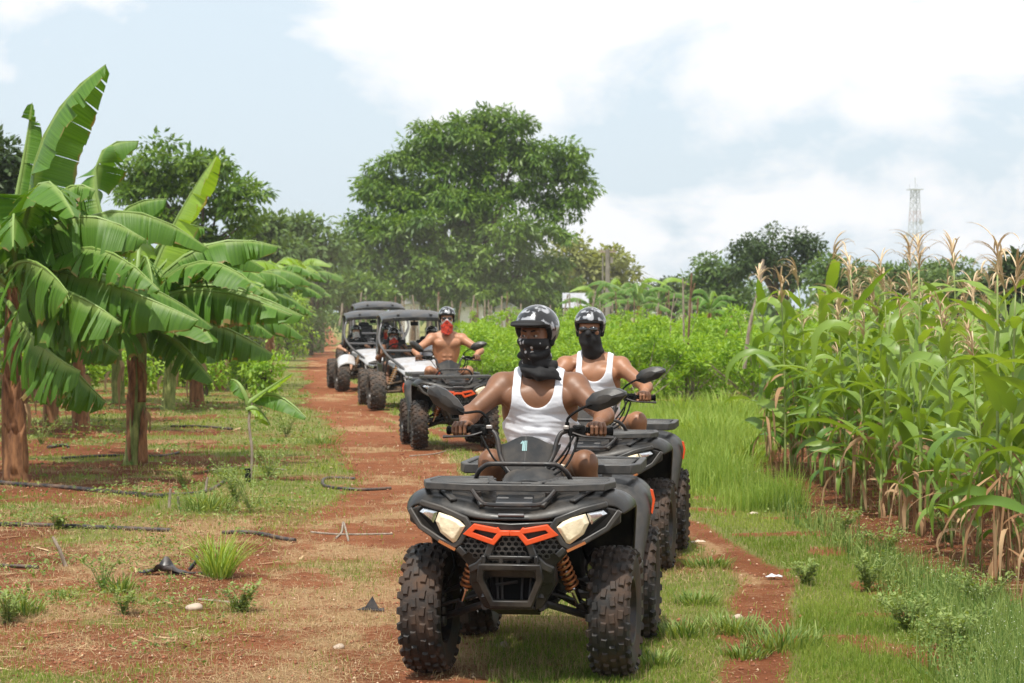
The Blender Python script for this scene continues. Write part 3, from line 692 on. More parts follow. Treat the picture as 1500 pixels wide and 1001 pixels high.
def body(J, bd=1.0, muscle=1.0, k=.03):
    V = Vector; pr = []; nk = V(J['neck']); hp = V(J['hip']); ch = V(J['chest'])
    ups = (nk-hp).normalized()
    T = [ell(ch, (.168*bd, .112, .155), .05), ell(ch+V((0, .01, -.14)), (.142*bd, .10, .12), .06), ell((hp+ch)/2+V((0, 0, -.02)), (.130*bd, .096, .13), .06), ell(hp, (.155*bd, .125, .11), .05),
         ell(ch+V((.078*bd, -.078, .045)), (.088*bd, .042*muscle, .062), .03), ell(ch+V((-.078*bd, -.078, .045)), (.088*bd, .042*muscle, .062), .03),
         ell(ch+V((.13*bd, .03, -.03)), (.045, .07, .12), .04), ell(ch+V((-.13*bd, .03, -.03)), (.045, .07, .12), .04),
         cap(nk+V((0, .03, .0)), nk+V((0, .01, -.07)), .055, .085, .04)]
    for i, z in enumerate((-.115, -.165, -.215)):
        for s in (-1, 1): T.append(ell(ch+V((s*.034, -.082+.004*i, z)), (.030, .022*muscle, .022), .012))
    for s, S in ((-1, 'l'), (1, 'r')):
        sh = V(J['sh'+S]); el = V(J['el'+S]); wr = V(J['wr'+S]); tl = []
        T += [cap(nk+V((s*.035, .025, -.0)), sh+V((-s*.02, .01, .02)), .046, .040, .035), cap(nk+V((s*.02, -.035, -.045)), sh+V((-s*.03, -.03, .015)), .018, .018, .03)]
        d = el-sh; e = wr-el; fr = V((0, -1, 0)); fr = (fr-d.normalized()*fr.dot(d.normalized())).normalized()
        A = [ell(sh+V((s*.012, 0, -.005)), (.066*bd, .068, .074), .03), cap(sh, sh+d*.95, .056*bd, .043, .03),
             cap(sh+d*.35+fr*.014, sh+d*.72+fr*.012, .040*muscle*bd, .036*muscle, .02), cap(sh+d*.2-fr*.02, sh+d*.65-fr*.014, .042*muscle*bd, .034, .02),
             cap(sh+V((0, -.02, -.01)), sh+d*.42+V((s*.012, 0, 0)), .055*bd, .035, .02),
             ell(el, (.041, .041, .041), .02), cap(el, el+e*.45, .043*bd, .037, .02), cap(el+e*.12+V((s*.012, 0, .004)), el+e*.4+V((s*.006, 0, 0)), .036, .026, .02), cap(el+e*.4, wr, .036, .0255, .025)]
        h = J.get('hand'+S)
        if h: A += hand_prims(h[0], h[1], s, wr)
        else:
            hd = e.normalized(); sd = V((1, 0, 0)); A += [cap(wr, wr+hd*.07, .026, .030, .015)]
            sd = (sd-hd*sd.dot(hd)).normalized(); dn = hd.cross(sd)*s
            for i in range(4):
                b = wr+hd*.085+sd*(-.030+.02*i); A += [cap(b, b+hd*.035, .0095, .009, .003), cap(b+hd*.035, b+hd*.055-V((0, 0, .02)), .009, .0075, .003)]
            A.append(cap(wr+hd*.03-sd*s*.03, wr+hd*.075-sd*s*.05-V((0, 0, .01)), .012, .009, .006))
        pr += A
    pr = [dict(p, tg='torso') for p in T]+pr
    for s, S in ((-1, 'l'), (1, 'r')):
        hj = hp+V((s*.095, -.01, -.01)); kn = V(J['kn'+S]); an = V(J['an'+S]); d = kn-hj; e = an-kn
        pr += [dict(cap(hj, hj+d*.95, .092*bd, .060, .04), tg='thigh'), dict(cap(hj+d*.3+V((s*.01, 0, .015)), hj+d*.75+V((0, 0, .012)), .068, .055, .03), tg='thigh'), ell(kn, (.058, .058, .060), .03), cap(kn, kn+e*.95, .052, .036, .03),
               cap(kn+e*.15+V((0, .028, 0)), kn+e*.5+V((0, .018, 0)), .047, .035, .03), cap(an+V((0, .04, -.03)), an+V((s*.01, -.13, -.045)), .036, .030, .02)]
    return pr
def wrinkle(X, Y, Z, a):
    w = np.sin(X*11+Z*6)*1.4+np.sin(X*23-Z*9+1)*.7
    return a*.9*(np.sin(Z*88+w)**3*.55+np.sin(Z*47-X*13+w*.6)*.30+np.sin(Z*150+X*28+w*2)*.16)
def make_person(loc, rz, label, J, skin, res=.006, bd=1., muscle=1., head_yaw=0., head_pitch=0., head_tilt=0., top=None, bottom=None, face=('bandana', 'black'), helmet=True, shades=False, visor=True, hres=None, group='people riding in the convoy', scale=1.):
    """body is one surface; clothing and helmet are children"""
    hc = Vector(J['head']); HM = Matrix.Translation(hc) @ Euler((head_pitch, head_tilt, head_yaw)).to_matrix().to_4x4()
    pr = body(J, bd, muscle)
    pr += [cap(Vector(J['neck'])+Vector((0, .02, -.02)), HM @ Vector((0, .02, -.06)), .060, .056, .03), cap(Vector(J['neck'])+Vector((-.03, -.04, -.03)), HM @ Vector((-.05, .01, -.06)), .018, .018, .02), cap(Vector(J['neck'])+Vector((.03, -.04, -.03)), HM @ Vector((.05, .01, -.06)), .018, .018, .02)]
    pr += xform(HEAD, HM)
    lo, hi = bounds(pr)
    fd = Field(lo, hi, res).apply(pr)
    me = fd.mesh('person'); me.materials.append(M[skin])
    o = link('person', me, None); o.location = loc; o.rotation_euler = (0, 0, rz); o.scale = (scale,)*3
    tag(o, label, 'person', group)
    if top:
        tp = [p for p in pr if p['tg'] == 'torso']; ch = Vector(J['chest']); nk = Vector(J['neck'])
        lo, hi = bounds(tp); g = Field(lo, hi, res).apply(tp); X, Y, Z = g.xyz(); zs = nk.z
        g.F = g.F-.009-wrinkle(X, Y, Z, .0055)*np.clip((zs-.10-Z)/.15, 0, 1)
        if top[0] == 'tank':
            U = lambda cx, cz, rx, rz: (np.sqrt(((X-cx)/rx)**2+((Z-cz)/rz)**2)-1)*min(rx, rz)
            x0 = ch.x
            neckU = np.where(Z > zs-.075, np.abs(X-x0)-.086, U(x0, zs-.075, .086, .105))
            arm = np.minimum(*[np.where(Z > zs-.12, .125-np.abs(X-x0), U(x0+s*.235*bd, zs-.12, .235*bd-.125, .155)) for s in (-1, 1)])
            arm = np.where(Z > zs-.12, .125-np.abs(X-x0), arm)
            g.F = np.maximum(g.F, -neckU)
            g.F = np.maximum(g.F, -np.where(Z > zs-.12, .128-np.abs(X-x0), np.minimum(U(x0-.235*bd, zs-.12, .235*bd-.128, .16), U(x0+.235*bd, zs-.12, .235*bd-.128, .16))))
        g.F = np.maximum(g.F, (J['hip'][2]-.04)-Z)
        if top[0] == 'shirt': g.F = np.maximum(g.F, Z-(zs+.015))
        mt = g.mesh('tank_top' if top[0] == 'tank' else 'shirt'); link(mt.name.split('.')[0], mt, M[top[1]], o)
        if top[0] == 'shirt':
            for S in 'lr':
                sh = Vector(J['sh'+S]); el = Vector(J['el'+S]); sp = [cap(sh, sh+(el-sh)*.7, .078*bd, .062, .03)]
                l2, h2 = bounds(sp); g2 = Field(l2, h2, res).apply(sp); link('sleeve', g2.mesh('sleeve'), M[top[1]], o)
    if bottom:
        tp = [p for p in pr if p['tg'] == 'thigh']+[ell(J['hip'], (.16*bd, .13, .115), .05)]
        lo, hi = bounds(tp); g = Field(lo, hi, res).apply(tp); X, Y, Z = g.xyz()
        kn = (Vector(J['knl'])+Vector(J['knr']))/2; hp = Vector(J['hip']); d = (kn-hp); d.x = 0; L = d.length; d.normalize()
        g.F = g.F-.012-wrinkle(X, Z, Y, .006); g.F = np.maximum(g.F, (Y-hp.y)*d.y+(Z-hp.z)*d.z-L*.80); g.F = np.maximum(g.F, Z-(hp.z+.075))
        link('shorts', g.mesh('shorts'), M[bottom], o)
    hr = hres or res
    def hp_(nm, prims, mt, fn=None, pad=.03):
        lo, hi = bounds(prims, pad); g = Field(lo, hi, hr).apply(prims)
        if fn: fn(g, *g.xyz())
        h = link(nm, g.mesh(nm), M[mt], o); h.matrix_local = HM; return h
    if helmet:
        cz, cy = .042, .014
        def shell(g, X, Y, Z):
            rim = .052+.30*np.clip(-Y-.02, 0, 1)*.25-np.clip(Y+.045, 0, .05)*2.1-np.clip(Y-.03, 0, 1)*.1
            g.F = np.maximum(g.F, rim-Z)
            inn = (np.sqrt((X/.094)**2+((Y-cy)/.113)**2+((Z-.03)/.108)**2)-1)*.1
            g.F = np.maximum(g.F, -inn)
        h = hp_('helmet', [ell((0, cy, cz), (.111, .131, .115), .02)], 'helmet', shell)
        def lin(g, X, Y, Z):
            rim = .036+.30*np.clip(-Y-.02, 0, 1)*.25-np.clip(Y+.045, 0, .05)*2.1-np.clip(Y-.03, 0, 1)*.1
            g.F = np.maximum(g.F, rim-Z); inn = (np.sqrt((X/.083)**2+((Y-cy)/.104)**2+((Z-.03)/.10)**2)-1)*.09; g.F = np.maximum(np.maximum(g.F, -inn), Z-.09)
        hp_('helmet_lining', [ell((0, cy, cz), (.108, .128, .105), .02)], 'foam', lin)
        if visor:
            vp = [ell((0, -.085, .056), (.097, .092, .015), .01), ell((0, -.105, .068), (.090, .034, .014), .014)]
            def vis(g, X, Y, Z): g.F = np.maximum(g.F, -(np.sqrt((X/.1)**2+((Y-cy)/.118)**2)-1)*.1)
            hp_('visor', vp, 'foam', vis)
        [hp_('ear_pad', [cap((e*.092, .015, .03), (e*.084, .0, -.04), .017, .014, .01)], 'foam') for e in (-1, 1)]
    if shades:
        sg = [ell((.034, -.098, -.001), (.032, .011, .022), .004), ell((-.034, -.098, -.001), (.032, .011, .022), .004), cap((-.01, -.104, .006), (.01, -.104, .006), .004, .004, .003), cap((.058, -.092, .008), (.084, -.01, .01), .004, .004, .003), cap((-.058, -.092, .008), (-.084, -.01, .01), .004, .004, .003)]
        hp_('sunglasses', sg, 'shades')
    else:
        for s in (-1, 1):
            e = link('eye', Field(*bounds([ell((0, 0, 0), .0125, .001)], .01), .002).apply([ell((0, 0, 0), .0125, .001)]).mesh('eye', 0), M['eye_white'], o)
            e.matrix_local = HM @ Matrix.Translation((s*.031, -.0745, .001))
            i = MB().lathe([(.001, -.0128), (.0035, -.0124), (.0070, -.0107)], 12, axis='y').build('iris', M['iris'], e)
            i.location = (-.003, 0, 0)
            MB().tube([(s*.012, -.0935, .022), (s*.028, -.0935, .0265), (s*.046, -.082, .0245)], [.0035, .0042, .002], 6).build('eyebrow', M['brow'], o).matrix_local = HM
    kind, cloth = face
    base = [p for p in HEAD if p['op'] > 0][:6]
    def off(g, X, Y, Z, a): g.F = g.F-a
    nl = (HM.inverted() @ Vector(J['neck']))
    if kind == 'scarf':      # pulled over the nose, bunched round the neck
        pp = base[:3]+[base[4], base[7 % len(base)] if False else ell((0, -.05, -.03), (.07, .05, .05), .02), cap((0, 0, -.07), (nl.x, nl.y-.01, nl.z+.01), .064, .072, .03)]
        def f(g, X, Y, Z):
            g.F = g.F-.008-(np.sin(X*55+Z*70)*.5+np.sin(Z*120+X*20))*.0022
            g.F = np.maximum(g.F, Z-(-.012-.25*np.clip(Y+.03, 0, 1)+.0)); g.F = np.maximum(g.F, Y-.075)
        hp_('bandana', pp, cloth, f)
        c = nl
        roll = [cap((-.075, c.y-.02, c.z+.045), (-.03, c.y-.085, c.z+.015), .026, .028, .02), cap((-.03, c.y-.085, c.z+.015), (.045, c.y-.10, c.z-.005), .030, .032, .02), cap((.045, c.y-.10, c.z-.005), (.115, c.y-.055, c.z-.012), .032, .022, .02),
                cap((-.07, c.y-.0, c.z+.075), (.03, c.y-.08, c.z+.055), .022, .026, .015), cap((.03, c.y-.08, c.z+.055), (.095, c.y-.03, c.z+.04), .026, .022, .015), cap((-.065, -.05, -.095), (.02, -.085, -.10), .018, .02, .02), cap((.02, -.085, -.10), (.075, -.03, -.085), .02, .018, .02),
                cap((.10, c.y-.06, c.z+.0), (.135, c.y-.05, c.z-.03), .02, .008, .01)]
        def f2(g, X, Y, Z): g.F = g.F-(np.sin(Z*130+X*40)*.0025+np.sin(X*60-Z*50)*.002)
        hp_('scarf_roll', roll, cloth if False else 'black_bandana', f2)
    if kind == 'bandana':
        pp = base[:3]+[base[4], cap((0, -.02, -.07), (nl.x, nl.y-.03, nl.z+.04), .062, .066, .03)]
        def f(g, X, Y, Z):
            g.F = g.F-.009-np.sin(Z*90+X*30)*.0018
            g.F = np.maximum(g.F, Z-(-.002-.1*np.clip(Y+.03, 0, 1))); g.F = np.maximum(g.F, Y-.09)
        hp_('bandana', pp+[cap((.06, .0, nl.z+.07), (.085, -.02, nl.z+.03), .016, .008, .01)], cloth, f)
    if kind == 'triangle':   # patterned mask with a coloured cloth hanging over the chin
        def f(g, X, Y, Z): g.F = np.maximum(g.F-.007, Z-(-.008)); g.F = np.maximum(g.F, -.10-Z)
        hp_('face_mask', base[:3]+[base[4]], 'skull_mask', f)
        def f3(g, X, Y, Z):
            g.F = g.F-.016-np.sin(Z*80+X*50)*.002; g.F = np.maximum(g.F, Z-(-.012-1.0*np.abs(X))); g.F = np.maximum(g.F, Y+.0)
            g.F = np.maximum(g.F, (-.215+.7*np.clip(np.abs(X)-.02, 0, 1))-Z)
        hp_('bandana', base[:3]+[base[4], cap((0, -.045, -.09), (0, -.055, -.20), .064, .055, .03)], cloth, f3)
    return o
def rider_pose(lean=0., elbow=.34, ex=.0, hx=-.028, gx=.335, hy=.46, hz=1.120, sy=.88, dz=0., hp=(0, .98, .865), hw=.19, kx=.25):
    J = dict(neck=(lean, sy-.01, 1.398+dz), chest=(lean*.8, sy, 1.22+dz), hip=hp, head=(lean*1.2, sy-.045, 1.583+dz))
    for s, S in ((-1, 'l'), (1, 'r')):
        J['sh'+S] = (lean+s*hw, sy-.01, 1.325+dz); J['el'+S] = (lean*.6+s*elbow, .705, 1.185+dz*.6); g = (hx+s*gx, hy+.015, hz)
        J['wr'+S] = (hx+s*(gx-.005), hy+.10, hz+.03); J['hand'+S] = (g, (s*.94, .33, -.01))
        J['kn'+S] = (s*kx, .60, .955); J['an'+S] = (s*.30, .68, .42)
    return J
# ================================================================ buggies
M['cage'] = mat('cage_tube_paint', (.10, .10, .105), .35, .4, dirt=.5, dscale=8, dcol=(.2, .14, .1))
M['white_body'] = mat('white_body_panel', (.50, .51, .54), .4, dirt=.95, dscale=3.5, dcol=(.27, .19, .12), coat=.2)
M['roof_grey'] = mat('grey_roof_plastic', (.035, .037, .04), .3, dirt=.55, dscale=3, dcol=(.20, .17, .14))
M['mud'] = mat('muddy_underbody', (.10, .065, .04), .9, vary=.5, vscale=12)
M['gold'] = mat('muddy_gold_spring', (.40, .22, .08), .5, .3, dirt=.5, dscale=20)
def make_buggy(loc, yaw, label):
    q = empty('buggy', loc, yaw, label, 'buggy', 'roofed buggies following the quad bikes')
    P = lambda mb, n, m, **k: mb.build(n, M[m], q, **k)
    cg = MB(); R = .024
    for s in (-1, 1):
        cg.tube(sm([(s*.22, -.35, .62), (s*.34, -.05, .76), (s*.52, .42, .93), (s*.645, .70, 1.16), (s*.62, .92, 1.38), (s*.55, 1.08, 1.58), (s*.54, 1.35, 1.66), (s*.53, 2.0, 1.66), (s*.52, 2.2, 1.60), (s*.55, 2.35, 1.0), (s*.45, 2.45, .55)], 5), R, 10)
        cg.tube([(s*.55, 2.05, 1.65), (s*.60, 1.85, 1.1), (s*.58, 1.75, .45)], R); cg.tube([(s*.645, .70, 1.16), (s*.62, 1.2, .95), (s*.60, 1.85, 1.05)], R)
        cg.tube(sm([(s*.20, -.38, .55), (s*.30, -.2, .38), (s*.42, .3, .30), (s*.60, .9, .30), (s*.58, 1.75, .32), (s*.42, 2.4, .4)], 4), R)
        cg.tube([(s*.52, .42, .93), (s*.56, .62, .6), (s*.60, .8, .30)], R*.9); cg.tube([(s*.34, -.05, .76), (s*.30, 0, .38)], R*.9)
        cg.tube([(s*.55, 1.1, 1.6), (s*.58, 1.8, 1.3)], R*.7)
    for y, z, x in ((1.08, 1.58, .55), (2.05, 1.65, .54), (1.85, 1.08, .60), (.62, 1.02, .58), (2.4, .6, .45)): cg.tube([(-x, y, z), (x, y, z)], R)
    cg.tube([(-.32, -.4, .56), (.32, -.4, .56)], R); cg.tube([(-.22, -.38, .62), (.22, -.38, .62)], R)
    cg.tube(sm([(-.30, -.40, .56), (-.26, -.47, .45), (-.12, -.48, .38), (.12, -.48, .38), (.26, -.47, .45), (.30, -.40, .56)], 4), .018)
    P(cg, 'roll_cage', 'cage')
    rf = [[(-.60, y, z-.05), (-.56, y, z-.01), (-.40, y, z+.035*c), (-.2, y, z+.045*c), (0, y, z+.05*c), (.2, y, z+.045*c), (.40, y, z+.035*c), (.56, y, z-.01), (.60, y, z-.05)] for y, z, c in ((.86, 1.575, .6), (.92, 1.61, 1.), (1.1, 1.66, 1.2), (1.5, 1.70, 1.3), (1.9, 1.69, 1.2), (2.1, 1.65, 1.))]
    P(MB().grid(rf), 'roof', 'roof_grey', sub=2, solid=.03, smooth=60)
    P(MB().rtube([(-.58, .855, 1.545), (-.42, .84, 1.575), (0, .83, 1.59), (.42, .84, 1.575), (.58, .855, 1.545)], .05, .07).rtube([(-.3, .9, 1.66), (-.22, 1.5, 1.735)], .05, .02).rtube([(.3, .9, 1.66), (.22, 1.5, 1.735)], .05, .02), 'roof_visor', 'plastic', bevel=.01)
    P(MB().box((0, .95, 1.50), (.14, .04, .07)).tube([(0, .95, 1.5), (0, 1.0, 1.6)], .01), 'rear_view_mirror', 'black', bevel=.01)
    hd = [[(-.40*w, y, z-.10), (-.37*w, y, z-.01), (-.2*w, y, z+.02), (0, y, z+.03), (.2*w, y, z+.02), (.37*w, y, z-.01), (.40*w, y, z-.10)] for y, z, w in ((-.40, .64, .62), (-.34, .70, .75), (0, .79, .95), (.45, .86, 1.25), (.60, .88, 1.35))]
    P(MB().grid(hd), 'hood', 'white_body', sub=2, solid=.015, smooth=40)
    P(MB().box((0, -.38, .60), (.30, .03, .10)), 'hood_vent', 'black', bevel=.004)
    P(MB().box((0, .68, .86), (1.05, .16, .14)).box((0, .1, .52), (.5, .8, .24)).box((0, 1.3, .36), (1.1, 1.3, .08)).box((0, 1.95, .7), (.9, .12, .7)), 'cabin_tub', 'black', bevel=.03)
    P(MB().box((0, -.2, .42), (.46, .4, .16)).box((0, .4, .34), (.8, .7, .1)).box((0, 2.1, .5), (.7, .5, .4)), 'underbody', 'mud', bevel=.03)
    for s in (-1, 1):
        P(MB().box((s*.58, 1.15, .62), (.03, .95, .34), (0, s*6, 0)), 'door', 'plastic', bevel=.02)
        st = MB().box((s*.30, 1.35, .50), (.44, .46, .16)).box((s*.30, 1.62, .85), (.42, .14, .72), (-12, 0, 0)).box((s*.30, 1.70, 1.18), (.26, .10, .18), (-12, 0, 0))
        P(st, 'seat', 'seat', bevel=.05, seg=3)
        fd = [[(s*x, y, z) for x, z in ((.52, z0-.05), (.58, z0+.01), (.72, z0+.02), (.86, z0-.03), (.89, z0-.12))] for y, z0 in ((-.38, .60), (-.30, .72), (-.08, .80), (.16, .80), (.34, .70))]
        f = MB().grid(fd); P(f, 'front_fender', 'white_body', sub=2, solid=.012, smooth=60)
        A = MB().tube([(s*.26, -.12, .34), (s*.66, 0, .30)], .024).tube([(s*.26, .25, .34), (s*.66, .02, .30)], .024).tube([(s*.28, -.05, .50), (s*.64, 0, .42)], .02).tube([(s*.28, .25, .50), (s*.64, .03, .42)], .02).tube([(s*.1, .1, .42), (s*.68, .1, .36)], .012).box((s*.67, 0, .36), (.05, .1, .2))
        P(A, 'suspension_arm', 'mud')
        T_ = Vector((s*.36, .12, .78)); B_ = Vector((s*.56, .04, .36)); d = B_-T_; u = d.orthogonal().normalized(); w = d.cross(u).normalized()
        sp = MB().tube([T_+d*(.08+.72*i/90)+(u*math.cos(i/90*2*PI*8)+w*math.sin(i/90*2*PI*8))*.045 for i in range(91)], .010, 6)
        sh = P(sp, 'shock_absorber', 'gold'); MB().tube([T_, B_], .022).build('piston', M['steel'], sh)
        P(MB().prism([(s*.10, .56), (s*.24, .60), (s*.23, .53), (s*.12, .50)], -.43, .05, dome=.02), 'headlight', 'chromelens', bevel=.005)
        make_wheel(q, (s*.76, 0, .335), .335, .27, s, .05, 'rubber3', 20, .17)
        make_wheel(q, (s*.76, 2.15, .335), .335, .30, s, 0, 'rubber3', 20, .17)
        P(MB().tube([(s*.2, 2.1, .42), (s*.68, 2.15, .34)], .03).tube([(s*.45, 1.5, .35), (s*.66, 2.12, .34)], .03).tube([(s*.5, 2.0, 1.0), (s*.6, 2.1, .4)], .03), 'trailing_arm', 'mud')
    sw = MB().tube([(-.34+.17*math.cos(a*PI/8), .86-.05*math.sin(a*PI/8), .98+.16*math.sin(a*PI/8)) for a in range(16)], .015, 8, closed=True).tube([(-.34, .86, .98), (-.34, .70, .86)], .02).tube([(-.5, .86, .98), (-.18, .86, .98)], .012)
    P(sw, 'steering_wheel', 'black')
    return q
def seat_pose(hands=True, out=False):
    J = dict(neck=(0, 1.42, 1.11), chest=(0, 1.40, .94), hip=(0, 1.30, .62), head=(0, 1.37, 1.275))
    for s, S in ((-1, 'l'), (1, 'r')):
        J['sh'+S] = (s*.18, 1.40, 1.05); J['el'+S] = (s*.30, 1.20, .88); J['wr'+S] = (s*.17, .96, .99)
        J['hand'+S] = ((s*.165, .87, .985), (s*.3, .0, -.9)) if hands else None
        if not hands: J['wr'+S] = (s*.20, 1.0, .86)
        J['kn'+S] = (s*.17, .90, .76); J['an'+S] = (s*.17, .55, .50)
    if out: J['ell'] = (-.40, 1.15, .93); J['wrl'] = (-.30, .93, .88); J['handl'] = None
    return J
def aboard(loc, yaw, off): return Vector(loc)+Matrix.Rotation(yaw, 3, 'Z') @ Vector(off)
# ================================================================ the convoy
R_ = math.radians
Q1 = ((.05, 10.58, 0), R_(-7.5)); Q2 = ((.53, 14.9, 0), R_(-8)); Q3 = ((-.72, 28.1, 0), R_(8))
q1 = make_quad(Q1[0], Q1[1], 'black quad bike with a pale number 1 on its cowl, nearest in the convoy')
def quad_copy(src, L, label, rack=None):
    c = copy_tree(src); c.location = L[0]; c.rotation_euler = (0, 0, L[1]); c['label'] = label
    for o in c.children_recursive:
        if o.name.startswith('number_decal'): bpy.data.objects.remove(o)
    return c
q2 = quad_copy(q1, Q2, 'black quad bike half hidden behind the first one, ridden in a white tank top')
q3 = quad_copy(q1, Q3, 'dusty quad bike with orange grille trim ridden by the shirtless man')
make_person(*Q1, 'man in white tank top with black patterned scarf over his nose and brimmed helmet', rider_pose(lean=-.03, hw=.178, kx=.235), 'skin_dark', .0045, bd=1.10, head_yaw=-.30, head_pitch=.02, top=('tank', 'white_cotton'), bottom='camo', face=('scarf', 'paisley'), hres=.003)
make_person(*Q2, 'man in white tank top and sunglasses with plain black cloth over his face', rider_pose(lean=-.085, elbow=.35), 'skin_mid', .006, bd=.96, head_yaw=-.02, top=('tank', 'white_cotton'), bottom='camo', face=('bandana', 'black_bandana'), shades=True, visor=False, hres=.004)
make_person(*Q3, 'shirtless man with red bandana and sunglasses riding the dusty quad bike', rider_pose(lean=.0, elbow=.42, gx=.37, dz=.04), 'skin_tan', .009, muscle=1.1, head_yaw=-.1, bottom='red_shorts', face=('triangle', 'red_bandana'), shades=True, visor=False, hres=.006)
B1 = ((-1.62, 39.5, 0), R_(8)); B2 = ((-2.92, 48.8, 0), R_(9)); B3 = ((-3.25, 57.5, 0), R_(10))
b1 = make_buggy(*B1, 'white and grey roofed buggy right behind the shirtless rider')
b2 = copy_tree(b1); b2.location = B2[0]; b2.rotation_euler = (0, 0, B2[1]); b2['label'] = 'roofed buggy whose driver in black rests an arm on the door'
b3 = copy_tree(b1); b3.location = B3[0]; b3.rotation_euler = (0, 0, B3[1]); b3.scale = (1.1, 1.1, 1.14); b3['label'] = 'last buggy of the convoy, only its grey roof showing above the others'
make_person(aboard(*B1, (-.34, 0, 0)), B1[1], 'buggy driver in grey tank top with orange bandana and black helmet', seat_pose(), 'skin_dark', .011, top=('tank', 'grey_cotton'), bottom='grey_cotton', face=('triangle', 'red_bandana'), shades=True, visor=False, hres=.008)
make_person(aboard(*B1, (.36, 0, .03)), B1[1], 'buggy passenger in white shirt beside the driver with the orange bandana', seat_pose(False), 'skin_mid', .011, top=('shirt', 'white_cotton'), bottom='grey_cotton', face=('bandana', 'black_bandana'), shades=True, visor=False, hres=.008)
make_person(aboard(*B2, (-.34, 0, 0)), B2[1], 'buggy driver in black shirt with white face cloth and one arm over the door', seat_pose(True, True), 'skin_light', .011, top=('shirt', 'black_cotton'), bottom='black_cotton', face=('bandana', 'skull_mask'), shades=False, visor=False, hres=.008)
make_person(aboard(*B2, (.36, 0, 0)), B2[1], 'passenger in the second buggy, mostly hidden by the buggy in front', seat_pose(False), 'skin_light', .012, top=('shirt', 'grey_cotton'), bottom='grey_cotton', face=('bandana', 'red_bandana'), shades=False, visor=False, hres=.009)
for o in list(b1.children)+list(b3.children):
    if o.name.startswith('front_fender'): bpy.data.objects.remove(o)

for o in b2.children:
    if o.name.startswith('front_fender'): o.scale = (.97, .72, .97)
# ================================================================ ground
def vnoise(x, y, s, seed=0):
    x = np.asarray(x)/s; y = np.asarray(y)/s; xi = np.floor(x).astype(np.int64); yi = np.floor(y).astype(np.int64); fx = x-xi; fy = y-yi
    def h(a, b):
        n = (a*374761393+b*668265263+seed*144269) & 0xffffffff; n = ((n ^ (n >> 13))*1274126177) & 0xffffffff; return ((n ^ (n >> 16)) & 0xffff)/65535.
    u = fx*fx*(3-2*fx); v = fy*fy*(3-2*fy)
    return (h(xi, yi)*(1-u)+h(xi+1, yi)*u)*(1-v)+(h(xi, yi+1)*(1-u)+h(xi+1, yi+1)*u)*v
def fbm(x, y, s, seed=0, o=4): return sum(vnoise(x, y, s/2**i, seed+i)*.5**i for i in range(o))/sum(.5**i for i in range(o))
def ip(y, pts): return np.interp(y, [p[0] for p in pts], [p[1] for p in pts])
PL = [(0, -1.0), (10.35, -1.5), (14.3, -1.6), (18, -1.62), (23, -1.52), (29, -2.2), (39.5, -3.5), (61, -5.6), (90, -8.1), (150, -13.2), (400, -36)]
PR = [(0, .1), (10.35, -.12), (14.3, -.10), (18, -.22), (23, -.45), (29, -1.1), (39.5, -2.45), (61, -4.5), (90, -7.1), (150, -11.6), (400, -33)]
RC = [(0, .6), (10.35, 1.12), (12, 1.36), (14.3, 1.58), (16.9, 1.48), (18, 1.34), (23, .62), (28, -.35), (35, -1.7), (39.5, -2.6)]
def masks(x, y):
    """path, grass, straw weights in world coordinates"""
    wob = (fbm(x, y, 1.3, 3)-.5)*.8*np.clip(y/30, .45, 1.4); wob2 = (fbm(x, y, .5, 9)-.5)*.35
    dl = x-ip(y, PL)+wob; dr = ip(y, PR)-x+wob; path = np.clip(np.minimum(dl, dr)/.28+.5+wob2, 0, 1)
    rut = np.where(y < 42, np.clip((.17-np.abs(x-ip(y, RC)+wob*.5))/.14+.5+wob2*1.3, 0, 1), 0)
    corn = np.clip((x-ip(y, [(0, 3.0), (12.7, 2.62), (15, 2.5), (18.6, 2.35), (24, 2.1), (26, 2.3), (27.5, 3.2), (34, 6.5), (44, 12)])+wob*.5)/.25+.5, 0, 1)
    left = np.clip((ip(y, PL)-x)/.5+.5, 0, 1)
    g = np.where(x > ip(y, PR), np.clip(.98+(vnoise(x, y, .45, 222)-.62)*1.6*(vnoise(x, y, .45, 222) < .3), 0, 1), .5)
    strip = (x > ip(y, PR)) & (x < ip(y, RC))
    n = fbm(x, y, 1.1, 20); n2 = fbm(x, y, .35, 31)
    g = np.where(strip, np.clip(.80+(n-.5)*1.5, 0, 1), g)
    lf = np.clip(.06+ip(y, [(9, .06), (13, -.02), (17, -.10), (22, .06), (30, .42), (45, .65), (80, .8)])+(n-.5)*2.3+(n2-.5)*.9, 0, 1)
    lf = np.where(x > ip(y, PL)-1.6, np.maximum(lf, np.clip((y-15)/6, 0, 1)*np.clip(.72+(n-.5)*1.8, 0, 1)), lf)
    g = g*(1-left)+lf*left
    g = g*(1-path*.96)*(1-rut*.93)*(1-corn*.85)
    g = np.clip(g+np.clip((y-70)/40, 0, 1)*(1-path)*.6, 0, 1)
    st = np.clip((fbm(x, y, .9, 50)-.42)*2.6+(fbm(x, y, .22, 61)-.5)*1.2, 0, 1)
    st = st*np.where(path > .5, .95, .7)+np.where(strip, .25, 0)+left*.22*(y < 20)
    nr = np.clip((21-y)/6, 0, 1)*path*np.clip((ip(y, PR)-.35-x)/.5, 0, 1)*(y > 1)
    st = st+nr*np.clip((fbm(x, y, .8, 120)-.30)*2.2, 0, .75)
    g = np.clip(g+nr*np.clip((fbm(x, y, .9, 130)-.52)*2.2, 0, .5), 0, 1)
    return path, rut, corn, g, np.clip(st*(1-corn*.5), 0, 1), left
